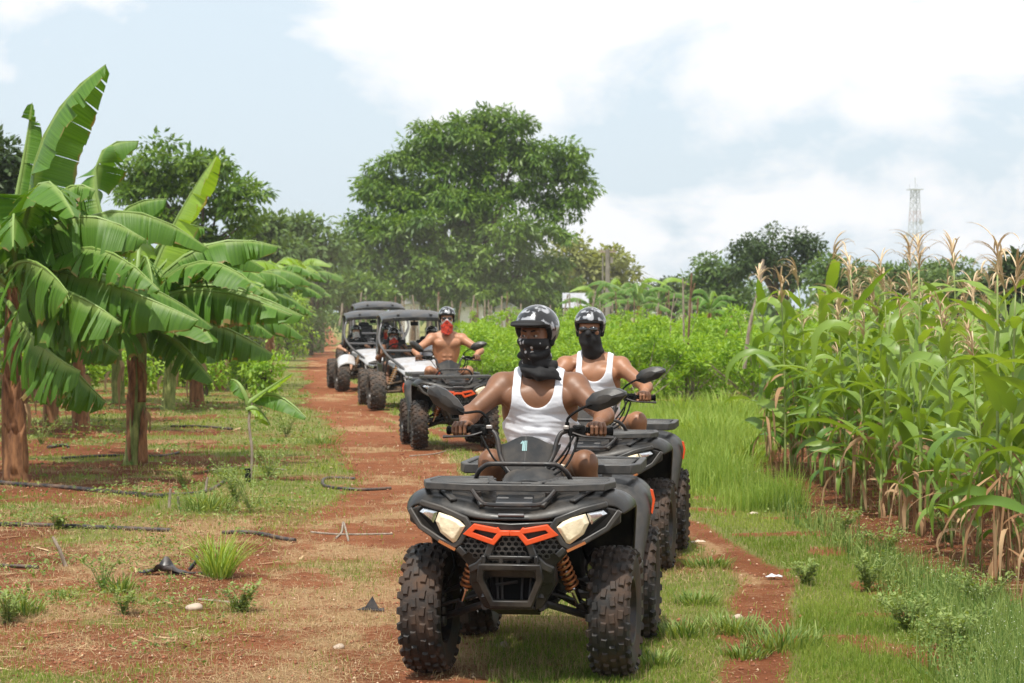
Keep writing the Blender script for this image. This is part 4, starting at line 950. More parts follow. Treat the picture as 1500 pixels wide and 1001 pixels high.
def height(x, y):
    a = (fbm(x, y, 3.2, 70)-.5)*.05+(fbm(x, y, .35, 80, 3)-.5)*.022
    p, r, c, g, s, l = masks(x, y)
    a = a*(1-.55*np.maximum(p, r)) - .018*np.maximum(p*.4, r) + c*(fbm(x, y, .25, 90, 2)-.4)*.06 + l*(1-g)*(fbm(x, y, .3, 95, 2)-.5)*.035
    b = np.clip((y-90)/300, 0, 1)
    return a*np.clip((y-1)/6, 0, 1)*np.clip(1-(y-60)/100, 0, 1)
def soil_material():
    m = bpy.data.materials.new('red_soil_and_turf'); ns, ls = nodes(m); b = ns['Principled BSDF']; tc = N(ns, 'ShaderNodeTexCoord')
    def nz(sc, d=6., r=.6, dist=0.):
        n = N(ns, 'ShaderNodeTexNoise', Scale=sc, Detail=d, Roughness=r, Distortion=dist); ls.new(tc.outputs['Object'], n.inputs['Vector']); return n.outputs[0]
    A = lambda nm: N(ns, 'ShaderNodeAttribute', attribute_name=nm).outputs['Fac']
    soil = mixrgb(ns, ls, ramp(ns, ls, nz(3.), [(.35, 0.), (.65, 1.)]), (.255, .085, .034, 1), (.37, .142, .062, 1))
    soil = mixrgb(ns, ls, ramp(ns, ls, nz(26., 8., .7), [(.38, 0.), (.62, 1.)]), soil, mixrgb(ns, ls, .45, soil, (.17, .055, .026, 1)))
    soil = mixrgb(ns, ls, ramp(ns, ls, nz(55., 4., .6), [(.62, 0.), (.68, 1.)]), soil, (.50, .32, .20, 1))
    soil = mixrgb(ns, ls, ramp(ns, ls, A('till'), [(.2, 0.), (.9, .62)]), soil, (.135, .045, .020, 1))
    dry = mixrgb(ns, ls, ramp(ns, ls, nz(14., 8., .7), [(.35, 0.), (.65, 1.)]), (.42, .23, .11, 1), (.52, .36, .19, 1))
    def thr(fac, noise, w):
        s = N(ns, 'ShaderNodeMath', operation='ADD'); ls.new(fac, s.inputs[0]); q = N(ns, 'ShaderNodeMath', operation='MULTIPLY_ADD'); ls.new(noise, q.inputs[0]); q.inputs[1].default_value = w; q.inputs[2].default_value = -w*.5
        ls.new(q.outputs[0], s.inputs[1]); return s.outputs[0]
    f = ramp(ns, ls, thr(A('straw'), nz(30., 8., .75, .6), 1.3), [(.40, 0.), (.75, .8)])
    c = mixrgb(ns, ls, f, soil, dry)
    gr = mixrgb(ns, ls, ramp(ns, ls, nz(7., 6.), [(.35, 0.), (.65, 1.)]), (.14, .18, .04, 1), (.25, .28, .08, 1))
    gr = mixrgb(ns, ls, ramp(ns, ls, nz(40., 6., .7), [(.4, 0.), (.6, .55)]), gr, (.30, .24, .11, 1))
    f = ramp(ns, ls, thr(A('grass'), nz(34., 8., .75), 1.2), [(.36, 0.), (.66, .95)])
    c = mixrgb(ns, ls, f, c, gr)
    ls.new(c, b.inputs['Base Color']); b.inputs['Roughness'].default_value = .95; b.inputs['Specular IOR Level'].default_value = .12
    h = N(ns, 'ShaderNodeMath', operation='ADD'); ls.new(nz(22., 8., .7), h.inputs[0]); ls.new(nz(90., 4., .7), h.inputs[1])
    bp = N(ns, 'ShaderNodeBump', Strength=.9, Distance=.03); ls.new(h.outputs[0], bp.inputs['Height']); ls.new(bp.outputs[0], b.inputs['Normal'])
    return m
M['soil'] = soil_material()
ys = [-60, -20, -5, 0, 2.5, 4, 5.5, 6.5, 7.3, 8]
while ys[-1] < 130: ys.append(ys[-1]+max(.030, ys[-1]**2/3800*.8))
while ys[-1] < 6000: ys.append(ys[-1]*1.12)
ys = np.array(ys); uc = np.linspace(-.27, .27, 480); uo = np.array([.285, .31, .35, .42, .55, .8, 1.3, 2.2, 4.]); us = np.concatenate([-uo[::-1], uc, uo])
Wd = np.maximum(np.abs(ys), 8.)
GX = us[None, :]*Wd[:, None]; GY = np.repeat(ys[:, None], len(us), 1)
pa, ru, co, gg, st_, _l = masks(GX, GY); till = np.maximum(np.maximum(co, ru*.45), _l*np.clip(fbm(GX, GY, 1.4, 33)*2.2-.4, 0, 1)*ip(GY, [(0, .3), (11, .4), (15, .9), (100, .8)])); GZ = height(GX, GY)
GV = np.stack([GX, GY, GZ], -1).reshape(-1, 3); nU = len(us); idx = np.arange(len(ys)*nU).reshape(len(ys), nU)
GQ = np.stack([idx[:-1, :-1], idx[:-1, 1:], idx[1:, 1:], idx[1:, :-1]], -1).reshape(-1, 4)
ispath = (pa[:-1, :-1].reshape(-1) > .5) | (ru[:-1, :-1].reshape(-1) > .5)
def sub_mesh(name, Q):
    used, inv = np.unique(Q, return_inverse=True)
    me = mesh_np(name, GV[used], inv.reshape(Q.shape), dict(grass=gg.reshape(-1)[used], straw=st_.reshape(-1)[used], till=till.reshape(-1)[used]), smooth=True)
    me.materials.append(M['soil']); return link(name, me)
tag(sub_mesh('ground', GQ[~ispath]), kind='structure'); tag(sub_mesh('dirt_path', GQ[ispath]), kind='structure')
def hz(x, y): return float(height(np.array([float(x)]), np.array([float(y)]))[0])

# ---------------------------------------------------------------- grass, straw, clods (nobody could count them)
def blades(name, X, Y, L, Wb, mat_, tint, lean=.45, label=None, z=None, curl=1.):
    n = len(X); Z = height(X, Y)-.005 if z is None else z
    a = rng.uniform(0, 2*PI, n); le = rng.normal(0, lean, n)*L; dx, dy = np.cos(a)*le, np.sin(a)*le
    b = rng.uniform(0, 2*PI, n); wx, wy = np.cos(b)*Wb/2, np.sin(b)*Wb/2; drop = np.clip(np.abs(le)/L, 0, .9)
    P = lambda t, w: np.stack([X+dx*t**1.8+wx*w, Y+dy*t**1.8+wy*w, Z+L*(t-drop*.55*curl*t*t)], -1)
    V = np.stack([P(0, -1), P(0, 1), P(.5, -.8), P(.5, .8), P(1, 0)], 1).reshape(-1, 3)
    k = np.arange(n)[:, None]*5
    q = np.concatenate([k+0, k+1, k+3, k+2], 1); t = np.concatenate([k+2, k+3, k+4], 1)
    me = mesh_np(name, V, [q, t], dict(tint=np.repeat(tint, 5)), smooth=False); me.materials.append(mat_)
    o = link(name, me); tag(o, label, kind='stuff'); return o
M['grass'] = leaf_mat('green_grass', (.11, .20, .025), (.33, .38, .085), .32, .7, spec=.2)
M['tallgrass'] = leaf_mat('bright_tall_grass', (.15, .26, .035), (.36, .46, .11), .35, .6, spec=.25)
M['straw'] = leaf_mat('dry_straw', (.38, .21, .10), (.60, .44, .25), .1, .9, tcol=(1, 1, 1))
M['weed'] = leaf_mat('weed_leaf', (.07, .15, .028), (.30, .37, .12), .3, .65, spec=.25)
def scatter(n, y0, y1, x0f, x1f, dens):
    """samples uniform in the picture's depth, kept by density"""
    t = rng.uniform(0, 1, n); Y = 1/(1/y0+(1/y1-1/y0)*t); X = rng.uniform(0, 1, n)*(x1f(Y)-x0f(Y))+x0f(Y)
    k = rng.uniform(0, 1, n) < dens(X, Y); return X[k], Y[k]
lf_ = lambda y: -.25*y; rf_ = lambda y: .25*y
verge = lambda x, y: (x > ip(y, RC)+.2)
X, Y = scatter(430000, 9., 75, lf_, rf_, lambda x, y: masks(x, y)[3]**1.3*np.where(verge(x, y), 1., .85))
L = rng.uniform(.35, 1, len(X))*np.where(verge(X, Y), .060, .046)*(1+.9*np.clip(fbm(X, Y, .8, 7)-.5, 0, .5)*2)*np.clip(Y/16, 1, 1.6)
tn = np.clip(fbm(X, Y, 1.2, 44)*1.1-.1+rng.normal(0, .2, len(X)), 0, 1)
blades('grass', X, Y, L, .0045*np.clip(Y/13, 1, 4), M['grass'], tn, label='short green grass on the verge and between the ruts')
M['drygrass'] = leaf_mat('dry_grass', (.30, .22, .09), (.55, .42, .24), .2, .9, spec=.1, tcol=(1, 1, .9))
X, Y = scatter(260000, 9., 48, lf_, rf_, lambda x, y: (lambda m: np.clip(m[4]*1.1-.1, 0, 1)*np.where(m[0] > .5, .6, 1.)*(1-m[1])*np.where(x > ip(y, RC)+.3, .25, 1.))(masks(x, y)))
blades('dry_grass', X, Y, rng.uniform(.02, .075, len(X))*np.clip(Y/16, 1, 1.6), .0032*np.clip(Y/13, 1, 4), M['drygrass'], np.clip(rng.normal(.55, .3, len(X)), 0, 1), lean=1.1, label='short dry tan grass matted over the soil')
# taller bright grass by the bend
X, Y = scatter(60000, 19., 41, lambda y: ip(y, [(19, 1.7), (24, 1.15), (30, .7), (41, .4)]), lambda y: ip(y, [(19, 2.5), (24, 2.45), (27, 2.7), (34, 4.5), (41, 6.)]), lambda x, y: np.clip((fbm(x, y, 1.2, 5)-.3)*2.4, 0, 1)*np.clip((x-ip(y, [(19, 1.7), (24, 1.1), (30, .5), (41, 0)]))/.5, 0, 1))
blades('tall_grass', X, Y, rng.uniform(.10, .42, len(X))*(.35+1.3*fbm(X, Y, .9, 141)), .0075*Y/20, M['tallgrass'], np.clip(rng.normal(.5, .3, len(X)), 0, 1), .4, 'tall bright green grass beside the bend in the path')
# rough weedy verge at lower right and along the corn
def wd(x, y): return np.clip((x-ip(y, [(9, 1.75), (12, 2.0), (15, 2.25), (20, 2.1), (26, 2.0)]))/.35, 0, 1)*np.clip((ip(y, [(9, 3.2), (13, 2.85), (16, 2.65), (26, 2.3)])-x)/.3, 0, 1)
X, Y = scatter(90000, 9., 26, lambda y: y*0+1.6, lambda y: y*0+3.3, lambda x, y: wd(x, y)*np.clip((fbm(x, y, .7, 15)-.25)*2, 0, 1))
blades('verge_weeds', X, Y, rng.uniform(.07, .27, len(X)), .006*Y/12, M['weed'], np.clip(rng.normal(.5, .35, len(X)), 0, 1), .5, 'rough weedy growth along the edge of the cornfield')
k = rng.uniform(0, 1, len(X)) < .07; fx, fy = X[k], Y[k]; n = len(fx)
M['flower'] = leaf_mat('pale_flower', (.42, .50, .28), (.66, .68, .50), .2, .8, tcol=(1, 1, 1))
blades('weed_flowers', fx, fy, rng.uniform(.003, .007, n), .006, M['flower'], rng.uniform(0, 1, n), .8, 'tiny pale flower heads among the verge weeds', z=height(fx, fy)+rng.uniform(.12, .25, n))
# dry straw and leaf bits lying on the soil
def flat_bits(name, n, y0, y1, dens, lr, wr, mt, label, zo=.006):
    X, Y = scatter(n, y0, y1, lf_, rf_, dens); n = len(X); a = rng.normal(0, .9, n)+rng.choice([0, PI], n); L = rng.uniform(*lr, n)*np.clip(Y/14, 1, 2.2); W = rng.uniform(*wr, n)*np.clip(Y/14, 1, 3)
    Z = height(X, Y)+zo; t = rng.normal(0, .1, n); c, s = np.cos(a), np.sin(a); bend = rng.normal(0, .25, n)*L
    P = lambda u, v: np.stack([X+c*L*u-s*(W*v+bend*(u*u)), Y+s*L*u+c*(W*v+bend*(u*u)), Z+t*L*u+np.abs(u)*.004], -1)
    V = np.stack([P(-.5, -.5), P(-.5, .5), P(0, -.5), P(0, .5), P(.5, -.3), P(.5, .3)], 1).reshape(-1, 3); k = np.arange(n)[:, None]*6
    me = mesh_np(name, V, [np.concatenate([k, k+2, k+3, k+1], 1), np.concatenate([k+2, k+4, k+5, k+3], 1)], dict(tint=np.repeat(rng.uniform(0, 1, n), 6))); me.materials.append(mt)
    tag(link(name, me), label, kind='stuff')
flat_bits('straw', 200000, 9., 45, lambda x, y: masks(x, y)[4]*(1-masks(x, y)[3]*.7)*(.35+.65*(x < 0))+masks(x, y)[2]*.25, (.02, .09), (.0012, .003), M['straw'], 'dry straw strewn over the red soil')
flat_bits('dead_leaves', 1700, 9., 40, lambda x, y: (masks(x, y)[5]+masks(x, y)[2])*.5, (.04, .16), (.006, .022), M['straw'], 'dry curled leaf scraps lying on the soil', .012)
def clods(name, n, mt, sz, dens, label):
    X, Y = scatter(n, 9., 40, lf_, rf_, dens); n = len(X); r = rng.uniform(*sz, n)*np.clip(Y/16, 1, 1.8); Z = height(X, Y)+r*.25
    base = np.array([(1, 0, 0), (0, 1, 0), (-1, 0, 0), (0, -1, 0), (0, 0, .8), (0, 0, -.8)]); V = base[None]*rng.uniform(.6, 1.3, (n, 6, 1))*r[:, None, None]
    a = rng.uniform(0, PI, n); c, s = np.cos(a)[:, None], np.sin(a)[:, None]; V = np.stack([V[..., 0]*c-V[..., 1]*s+X[:, None], V[..., 0]*s+V[..., 1]*c+Y[:, None], V[..., 2]+Z[:, None]], -1)
    T = np.array([(0, 1, 4), (1, 2, 4), (2, 3, 4), (3, 0, 4), (1, 0, 5), (2, 1, 5), (3, 2, 5), (0, 3, 5)]); k = (np.arange(n)*6)[:, None, None]
    me = mesh_np(name, V.reshape(-1, 3), (T[None]+k).reshape(-1, 3), smooth=False); me.materials.append(mt); tag(link(name, me), label, kind='stuff')
M['clod'] = mat('soil_clod', (.27, .10, .05), .95, vary=.35, vscale=5); M['pebble'] = mat('pale_pebble', (.52, .36, .24), .9, vary=.3, vscale=5)
clods('soil_clods', 15000, M['clod'], (.004, .016), lambda x, y: (1-masks(x, y)[3])*(.35+.65*np.maximum(masks(x, y)[2], masks(x, y)[5])), 'small clods of red soil')
clods('pebbles', 2500, M['pebble'], (.004, .012), lambda x, y: (1-masks(x, y)[3])*.8, 'pale pebbles scattered on the dirt')

# low broad leaved ground cover
def leaf_cover(name, n, y0, y1, dens, h, leaf, mt, label):
    X, Y = scatter(n, y0, y1, lf_, rf_, dens); n = len(X); k = 7; hh = h*(.4+1.2*np.clip(fbm(X, Y, .5, 17)-.2, 0, 1)); sc = np.clip(Y/15, 1, 2.5)
    c = np.stack([X, Y, height(X, Y)], -1); pos = np.repeat(c, k, 0)+np.stack([rng.normal(0, .03, n*k), rng.normal(0, .03, n*k), rng.uniform(0, 1, n*k)*np.repeat(hh, k)], -1)*np.repeat(sc, k)[:, None]
    a = rng.normal(0, 1, (n*k, 3)); a[:, 2] = np.abs(a[:, 2])*.5; a /= np.linalg.norm(a, axis=1)[:, None]; s = np.cross(a, rng.normal(0, .4, (n*k, 3))+np.array((0, 0, 1.))); s /= np.linalg.norm(s, axis=1)[:, None]
    l = (leaf*rng.uniform(.5, 1.3, n*k)*np.repeat(sc, k))[:, None]
    V = np.stack([pos, pos+a*l*.5+s*l*.26, pos+a*l, pos+a*l*.5-s*l*.26], 1).reshape(-1, 3)
    me = mesh_np(name, V, np.arange(n*k*4).reshape(-1, 4), dict(tint=np.repeat(np.clip(np.repeat(rng.uniform(0, 1, n), k)+rng.normal(0, .15, n*k), 0, 1), 4))); me.materials.append(mt); tag(link(name, me), label, kind='stuff')
leaf_cover('verge_ground_cover', 45000, 9., 27, lambda x, y: wd(x, y)*np.clip((fbm(x, y, .6, 25)-.32)*4, 0, 1), .15, .022, M['weed'], 'low leafy weeds on the verge beside the corn')
leaf_cover('field_ground_cover', 16000, 10., 48, lambda x, y: masks(x, y)[5]*np.clip((fbm(x, y, .8, 27)-.47)*5, 0, 1)*np.clip((y-9)/10, .15, 1), .10, .028, M['weed'], 'low weeds dotted over the left field')
# ================================================================ plants
M['banana'] = leaf_mat('banana_leaf', (.030, .095, .010), (.085, .20, .022), .30, .45, stripe=34., spec=.3, tcol=(1.5, 1.45, .4))
M['bananalit'] = leaf_mat('sunlit_banana_leaf', (.17, .32, .03), (.24, .40, .045), .45, .4, stripe=34., spec=.45, tcol=(1.3, 1.25, .4))  # brighter copy of the banana leaf, sunlight put into its colour
WL = 1.65; M['midrib'] = mat('leaf_midrib', (.20, .30, .07), .5); M['dryleaf'] = leaf_mat('dry_brown_leaf', (.26, .13, .06), (.50, .34, .19), .15, .9, tcol=(1, 1, 1))
def bark(name, c1, c2, sc=3., gz=.25):
    m = bpy.data.materials.new(name); ns, ls = nodes(m); b = ns['Principled BSDF']; tc = N(ns, 'ShaderNodeTexCoord'); mp = N(ns, 'ShaderNodeMapping'); mp.inputs['Scale'].default_value = (1, 1, gz)
    ls.new(tc.outputs['Object'], mp.inputs['Vector']); n = N(ns, 'ShaderNodeTexNoise', Scale=sc*6, Detail=6., Roughness=.65); ls.new(mp.outputs[0], n.inputs['Vector'])
    ls.new(mixrgb(ns, ls, ramp(ns, ls, n.outputs[0], [(.36, 0.), (.62, 1.)]), (*c1, 1), (*c2, 1)), b.inputs['Base Color']); b.inputs['Roughness'].default_value = .85
    bp = N(ns, 'ShaderNodeBump', Strength=.7, Distance=.02); ls.new(n.outputs[0], bp.inputs['Height']); ls.new(bp.outputs[0], b.inputs['Normal']); return m
M['pseudostem_brown'] = bark('brown_banana_stem', (.11, .045, .02), (.34, .16, .07)); M['pseudostem_green'] = bark('green_banana_stem', (.10, .14, .03), (.30, .32, .10))
M['bark'] = bark('grey_brown_bark', (.05, .035, .025), (.17, .125, .09), 1.); M['stake'] = bark('weathered_stake_wood', (.16, .12, .09), (.40, .33, .26), 4.)
M['stake_brown'] = bark('brown_stake_wood', (.10, .055, .03), (.26, .16, .09), 4.)
def banana_leaf_np(pts, w, droop=.9, tear=.5, seed=0, wav=.1):
    w = w*WL
    """pts: base, middle, tip of the midrib. returns V, F, tint, along, rib"""
    r = np.random.default_rng(seed); A, B, C = [np.array(p, float) for p in pts]; Lh = np.linalg.norm(B-A)+np.linalg.norm(C-B)
    B2 = 2*B-.5*A-.5*C
    cv = lambda t: (1-t)**2*A+2*t*(1-t)*B2+t*t*C
    def fr(t):
        d = cv(min(1, t+.01))-cv(max(0, t-.01)); d /= np.linalg.norm(d); s = np.cross(d, (0, 0, 1.)); n_ = np.linalg.norm(s)
        s = s/n_ if n_ > .15 else np.cross(d, (0, 1., 0)); s /= np.linalg.norm(s); u = np.cross(s, d); return d, s, u
    V, Fc, ti, al, rb, eg = [], [], [], [], [], []
    prof = lambda t: w*np.clip(np.sin(PI*min(1, max(0, (t-.10)/.92))**.75)*1.08, 0, 1)**.65 if .10 < t < 1 else .0
    K = 5
    for side in (-1, 1):
        t = .10
        while t < .995:
            dt = max(.02, r.choice([r.uniform(.015, .06), r.uniform(.03, .10), r.uniform(.08, .22)])*(1.3-tear)); t1 = min(1, t+dt)
            if 1-t1 < .03: t1 = 1
            n = max(2, int((t1-t)/.022)+1); dr = droop+r.normal(0, .22)*(.3+tear); tl = r.uniform(0, 1); bas = len(V); gap = r.choice([0, .01, r.uniform(.02, .12)])*tear*w; cc = r.normal(0, .05)
            for i in range(n+1):
                tt = t+(t1-t)*i/n; d, s, u = fr(tt); p = cv(tt); W = prof(tt)*(1-(.10*r.uniform(0, 1) if 0 < i < n else 0)*tear)
                e = (i/n-.5)*2
                for k in range(K):
                    v = k/(K-1); ang = dr*(.8+.3*v)+cc*e*v
                    q = p+(s*side*math.cos(ang)+(-u*.75-np.array((0, 0, .25)))*math.sin(ang))*W*v
                    q = q+d*(W*.18*v-e*gap*v*v)+u*(math.sin(tt*60+seed)*wav*W*.12*v)
                    V.append(q); ti.append(np.clip(.35+.4*tl+.12*v, 0, 1)); al.append(tt*Lh+v*.02); rb.append(1. if k == 0 else 0.); eg.append(v**3)
            for i in range(n):
                for k in range(K-1):
                    a = bas+i*K+k; Fc.append((a, a+K, a+K+1, a+1) if side > 0 else (a, a+1, a+K+1, a+K))
            t = t1
    tb = MB(); ts = [0, .1, .25, .4, .55, .7, .85, 1]; tb.tube([cv(x)+np.array((0, 0, .006)) for x in ts], [.028*(1-x*.93)+.003 for x in ts], 6)
    return (np.array(V), Fc, np.array(ti), np.array(al), np.array(rb), np.array(eg)), tb
def banana_leaf(parent, pts, w, mt='banana', **k):
    (V, Fc, ti, al, rb, eg), tb = banana_leaf_np(pts, w, **k)
    me = mesh_np('leaf', V, np.array(Fc), dict(tint=ti, along=al, rib=rb, edge=eg), smooth=True); me.materials.append(M[mt])
    o = link('leaf', me, None, parent); tb.build('midrib', M['midrib'], o, smooth=60); return o
def pseudostem(parent, h, r, mt, seed, name='trunk'):
    rr = random.Random(seed); mb = MB(); n = 18; prof = []
    for i in range(15):
        t = i/14; row = []
        for k in range(n): a = 2*PI*k/n; q = r*(1.12-.40*t)*(1+.10*math.sin(a*3+t*5+seed)+.05*math.sin(a*7+t*11)+(.18 if t < .06 else 0)); row.append((q*math.cos(a)+.03*math.sin(t*3+seed), q*math.sin(a), h*t-.03))
        prof.append(row+[row[0]])
    mb.grid(prof); return mb.build(name, M[mt], parent, smooth=60)
def dry_flap(parent, p, d, L, w, seed):
    """dead sheath or leaf hanging from a stem"""
    r = np.random.default_rng(seed); p = np.array(p, float); d = np.array(d, float); V, Fc = [], []; s = np.cross(d, (0, 0, 1)); s = s/np.linalg.norm(s)
    for i in range(9):
        t = i/8; c = p+d*L*(.25*math.sin(t*2.2))+np.array((0, 0, -L*t*.9+L*.1*math.sin(t*4))); ww = w*.6*(.5+.6*math.sin(PI*min(1, t+.15)))*(1-t*.5)
        for k in range(4): v = (k/3-.5); V.append(c+s*ww*v+d*(ww*.5*(v*v)+r.normal(0, .008))); 
    for i in range(8):
        for k in range(3): a = i*4+k; Fc.append((a, a+1, a+5, a+4))
    me = mesh_np('dry_leaf', V, np.array(Fc), dict(tint=r.uniform(.1, 1)*np.ones(len(V))), smooth=True); me.materials.append(M['dryleaf']); return link('dry_leaf', me, None, parent)
def sheath(parent, r, h0, h1, a0, a1, seed, name='dry_sheath'):
    rr = random.Random(seed); rows = []
    for i in range(10):
        t = i/9; z = h0+(h1-h0)*t; row = []
        for k in range(9): a = a0+(a1-a0)*k/8+.15*math.sin(t*3+seed); q = r*(1.20-.26*z)*(1.02+.08*math.sin(t*7+k)+(.25*t**3 if k in (0, 8) else .06*t)); row.append((q*math.cos(a), q*math.sin(a), z+.06*math.sin(k*1.7+seed)*t))
        rows.append(row)
    MB().grid(rows).build(name, M['pseudostem_brown'], parent, smooth=70, solid=.006)
def rel(root, px, py, Y): return tuple(at(px, py, Y)-root.location)
def banana_plant(x, y, label, h, r, mt, leaves, seed, group='banana plants in the grove'):
    """leaves: (base, mid, tip, half width, droop, tear, material) in metres from the plant's foot"""
    b = empty('banana_plant', (x, y, hz(x, y)), 0, label, 'banana plant', group)
    pseudostem(b, h, r, mt, seed)
    for i, (pa_, pb_, pc_, w, dr, te, m_) in enumerate(leaves): banana_leaf(b, (pa_, pb_, pc_), w, m_, droop=dr, tear=te, seed=seed*31+i)
    return b
def radial_leaves(h, n, L, w, seed, up=.9, lit=1):
    r = random.Random(seed); out = []
    for i in range(n):
        a = 2*PI*i*.382+r.uniform(-.2, .2)+seed; el = up-(i/n)*up*1.2+r.uniform(-.1, .1); l = L*r.uniform(.8, 1.1); c, s = math.cos(a), math.sin(a)
        A = (0, 0, h-.08); B = (c*l*.5*math.cos(el), s*l*.5*math.cos(el), h+l*.5*math.sin(el)+l*.08); C = (c*l*math.cos(el*.6), s*l*math.cos(el*.6), h+l*(math.sin(el)*.62-.16))
        out.append((A, B, C, w, r.uniform(.5, 1.1), r.uniform(.3, .9), 'bananalit' if i < lit else 'banana'))
    return out
def lv(x, y, base, mid, tip, w, dr=.95, te=.5, m_='banana'):
    """leaf placed by where it shows: points are (px, py, depth offset from the plant)"""
    o = Vector((x, y, hz(x, y))); f = lambda p: tuple(at(p[0], p[1], y+p[2])-o); return (f(base), f(mid), f(tip), w, dr, te, m_)
# plant A: far left, thick brown stem, the tallest upright leaf
xA, yA = gpt(22, 705); A_ = lambda *a, **k: lv(xA, yA, *a, **k)
EXA = radial_leaves(2.0, 14, 2.0, .22, 3, 1.0, 1); EXB = radial_leaves(1.72, 13, 1.9, .22, 8, 1.0, 1)
bA = banana_plant(xA, yA, 'banana plant with thick reddish brown stem at the left edge, one tall upright leaf', 2.05, .105, 'pseudostem_brown', [
    A_((45, 400, 0), (60, 215, -.1), (156, 96, -.2), .30, .75, .35), A_((30, 420, 0), (100, 400, -.5), (290, 470, -.8), .33, 1.15, .8),
    A_((10, 420, 0), (90, 425, -1.), (178, 475, -1.3), .36, 1.2, .8), A_((20, 400, 0), (80, 290, -.3), (140, 280, -.4), .26, 1.1, .9), A_((15, 400, 0), (100, 320, -.4), (213, 352, -.5), .33, 1.2, .6),
    A_((10, 440, 0), (60, 505, -.9), (118, 545, -1.1), .33, 1.15, .7), A_((10, 400, 0), (-60, 330, 0), (-140, 400, 0), .3, 1., .7), A_((0, 400, 0), (30, 260, .3), (48, 152, .4), .14, .9, .2),
    A_((20, 400, .2), (90, 360, .6), (150, 330, 1.), .34, 1.2, .7), A_((20, 410, .1), (70, 440, .3), (175, 520, .6), .34, 1.2, .8), A_((10, 400, -.2), (50, 385, -1.), (100, 430, -1.8), .36, 1.2, .7), A_((20, 400, 0), (50, 300, .2), (75, 262, .3), .26, .9, .6),
    A_((0, 380, .2), (40, 330, .8), (115, 330, 1.5), .34, 1.2, .6), A_((20, 400, .1), (-20, 300, .6), (-60, 250, 1.2), .28, .9, .6), A_((20, 430, 0), (-70, 470, -.4), (-150, 560, -.6), .3, 1.1, .7), A_((25, 430, 0), (90, 520, .5), (155, 590, .8), .28, 1.1, .7)]+EXA, 3)
for i, (dx, dz, L_) in enumerate(((.13, .80, .30), (-.10, 1.1, .45), (.05, 1.3, .35))): dry_flap(bA, (dx, -.10, dz), (.6 if dx > 0 else -.5, -.8, 0), L_, .11, i)
for i, (h0, h1, a0, a1) in enumerate(((0, .55, 3.6, 5.6), (.1, 1.0, 4.4, 6.6), (.5, 1.3, 3.0, 5.0))): sheath(bA, .105, h0, h1, a0, a1, i)
# plant B: green and brown stem
xB, yB = gpt(200, 680); B_ = lambda *a, **k: lv(xB, yB, *a, **k)
bB = banana_plant(xB, yB, 'banana plant with green and brown stem and long leaf reaching right over the weeds', 1.72, .098, 'pseudostem_green', [
    B_((205, 455, 0), (300, 418, -.2), (444, 464, -.3), .26, 1.15, .6), B_((205, 460, 0), (290, 425, -.5), (428, 462, -.7), .25, 1.25, .8), B_((205, 450, 0), (255, 330, .2), (318, 228, .2), .25, .55, .2, 'bananalit'),
    B_((200, 455, 0), (290, 365, -.1), (408, 362, 0), .22, 1.1, .7), B_((200, 460, 0), (130, 400, -.4), (10, 420, -.9), .30, 1.15, .7), B_((200, 455, 0), (170, 330, .3), (245, 292, .2), .28, 1.15, .5),
    B_((200, 450, .3), (260, 380, .9), (330, 400, 1.3), .26, 1.2, .7), B_((200, 460, 0), (160, 410, -.3), (60, 400, -.6), .30, 1.2, .7), B_((205, 460, 0), (300, 470, .2), (400, 520, .4), .24, 1.2, .6), B_((200, 455, .2), (240, 350, .6), (300, 335, .9), .28, 1.1, .5),
    B_((200, 455, 0), (140, 260, .3), (204, 208, .4), .24, .8, .4), B_((200, 470, 0), (150, 440, .6), (70, 500, 1.), .28, 1.2, .6), B_((205, 470, 0), (260, 500, -.3), (312, 560, -.4), .20, 1.1, .5),
    B_((205, 465, 0), (250, 480, .9), (330, 520, 1.5), .24, 1.1, .6), B_((200, 465, 0), (215, 400, .9), (262, 430, 1.6), .24, 1., .6), B_((205, 460, 0), (170, 480, -.7), (110, 478, -1.1), .24, 1.2, .8)]+EXB, 5)
for i, (dx, dz, L_) in enumerate(((.12, .60, .25), (-.12, 1.1, .5), (.05, 1.15, .4))): dry_flap(bB, (dx, -.10, dz), (.8 if dx > 0 else -.4, -.7, 0), L_, .10, 10+i)
for i, (h0, h1, a0, a1) in enumerate(((0, .75, 3.0, 4.5), (0, .6, 5.1, 6.6), (.5, 1.2, 3.3, 4.6), (.7, 1.15, 4.9, 6.1))): sheath(bB, .098, h0, h1, a0, a1, 10+i)
rr = random.Random(4)
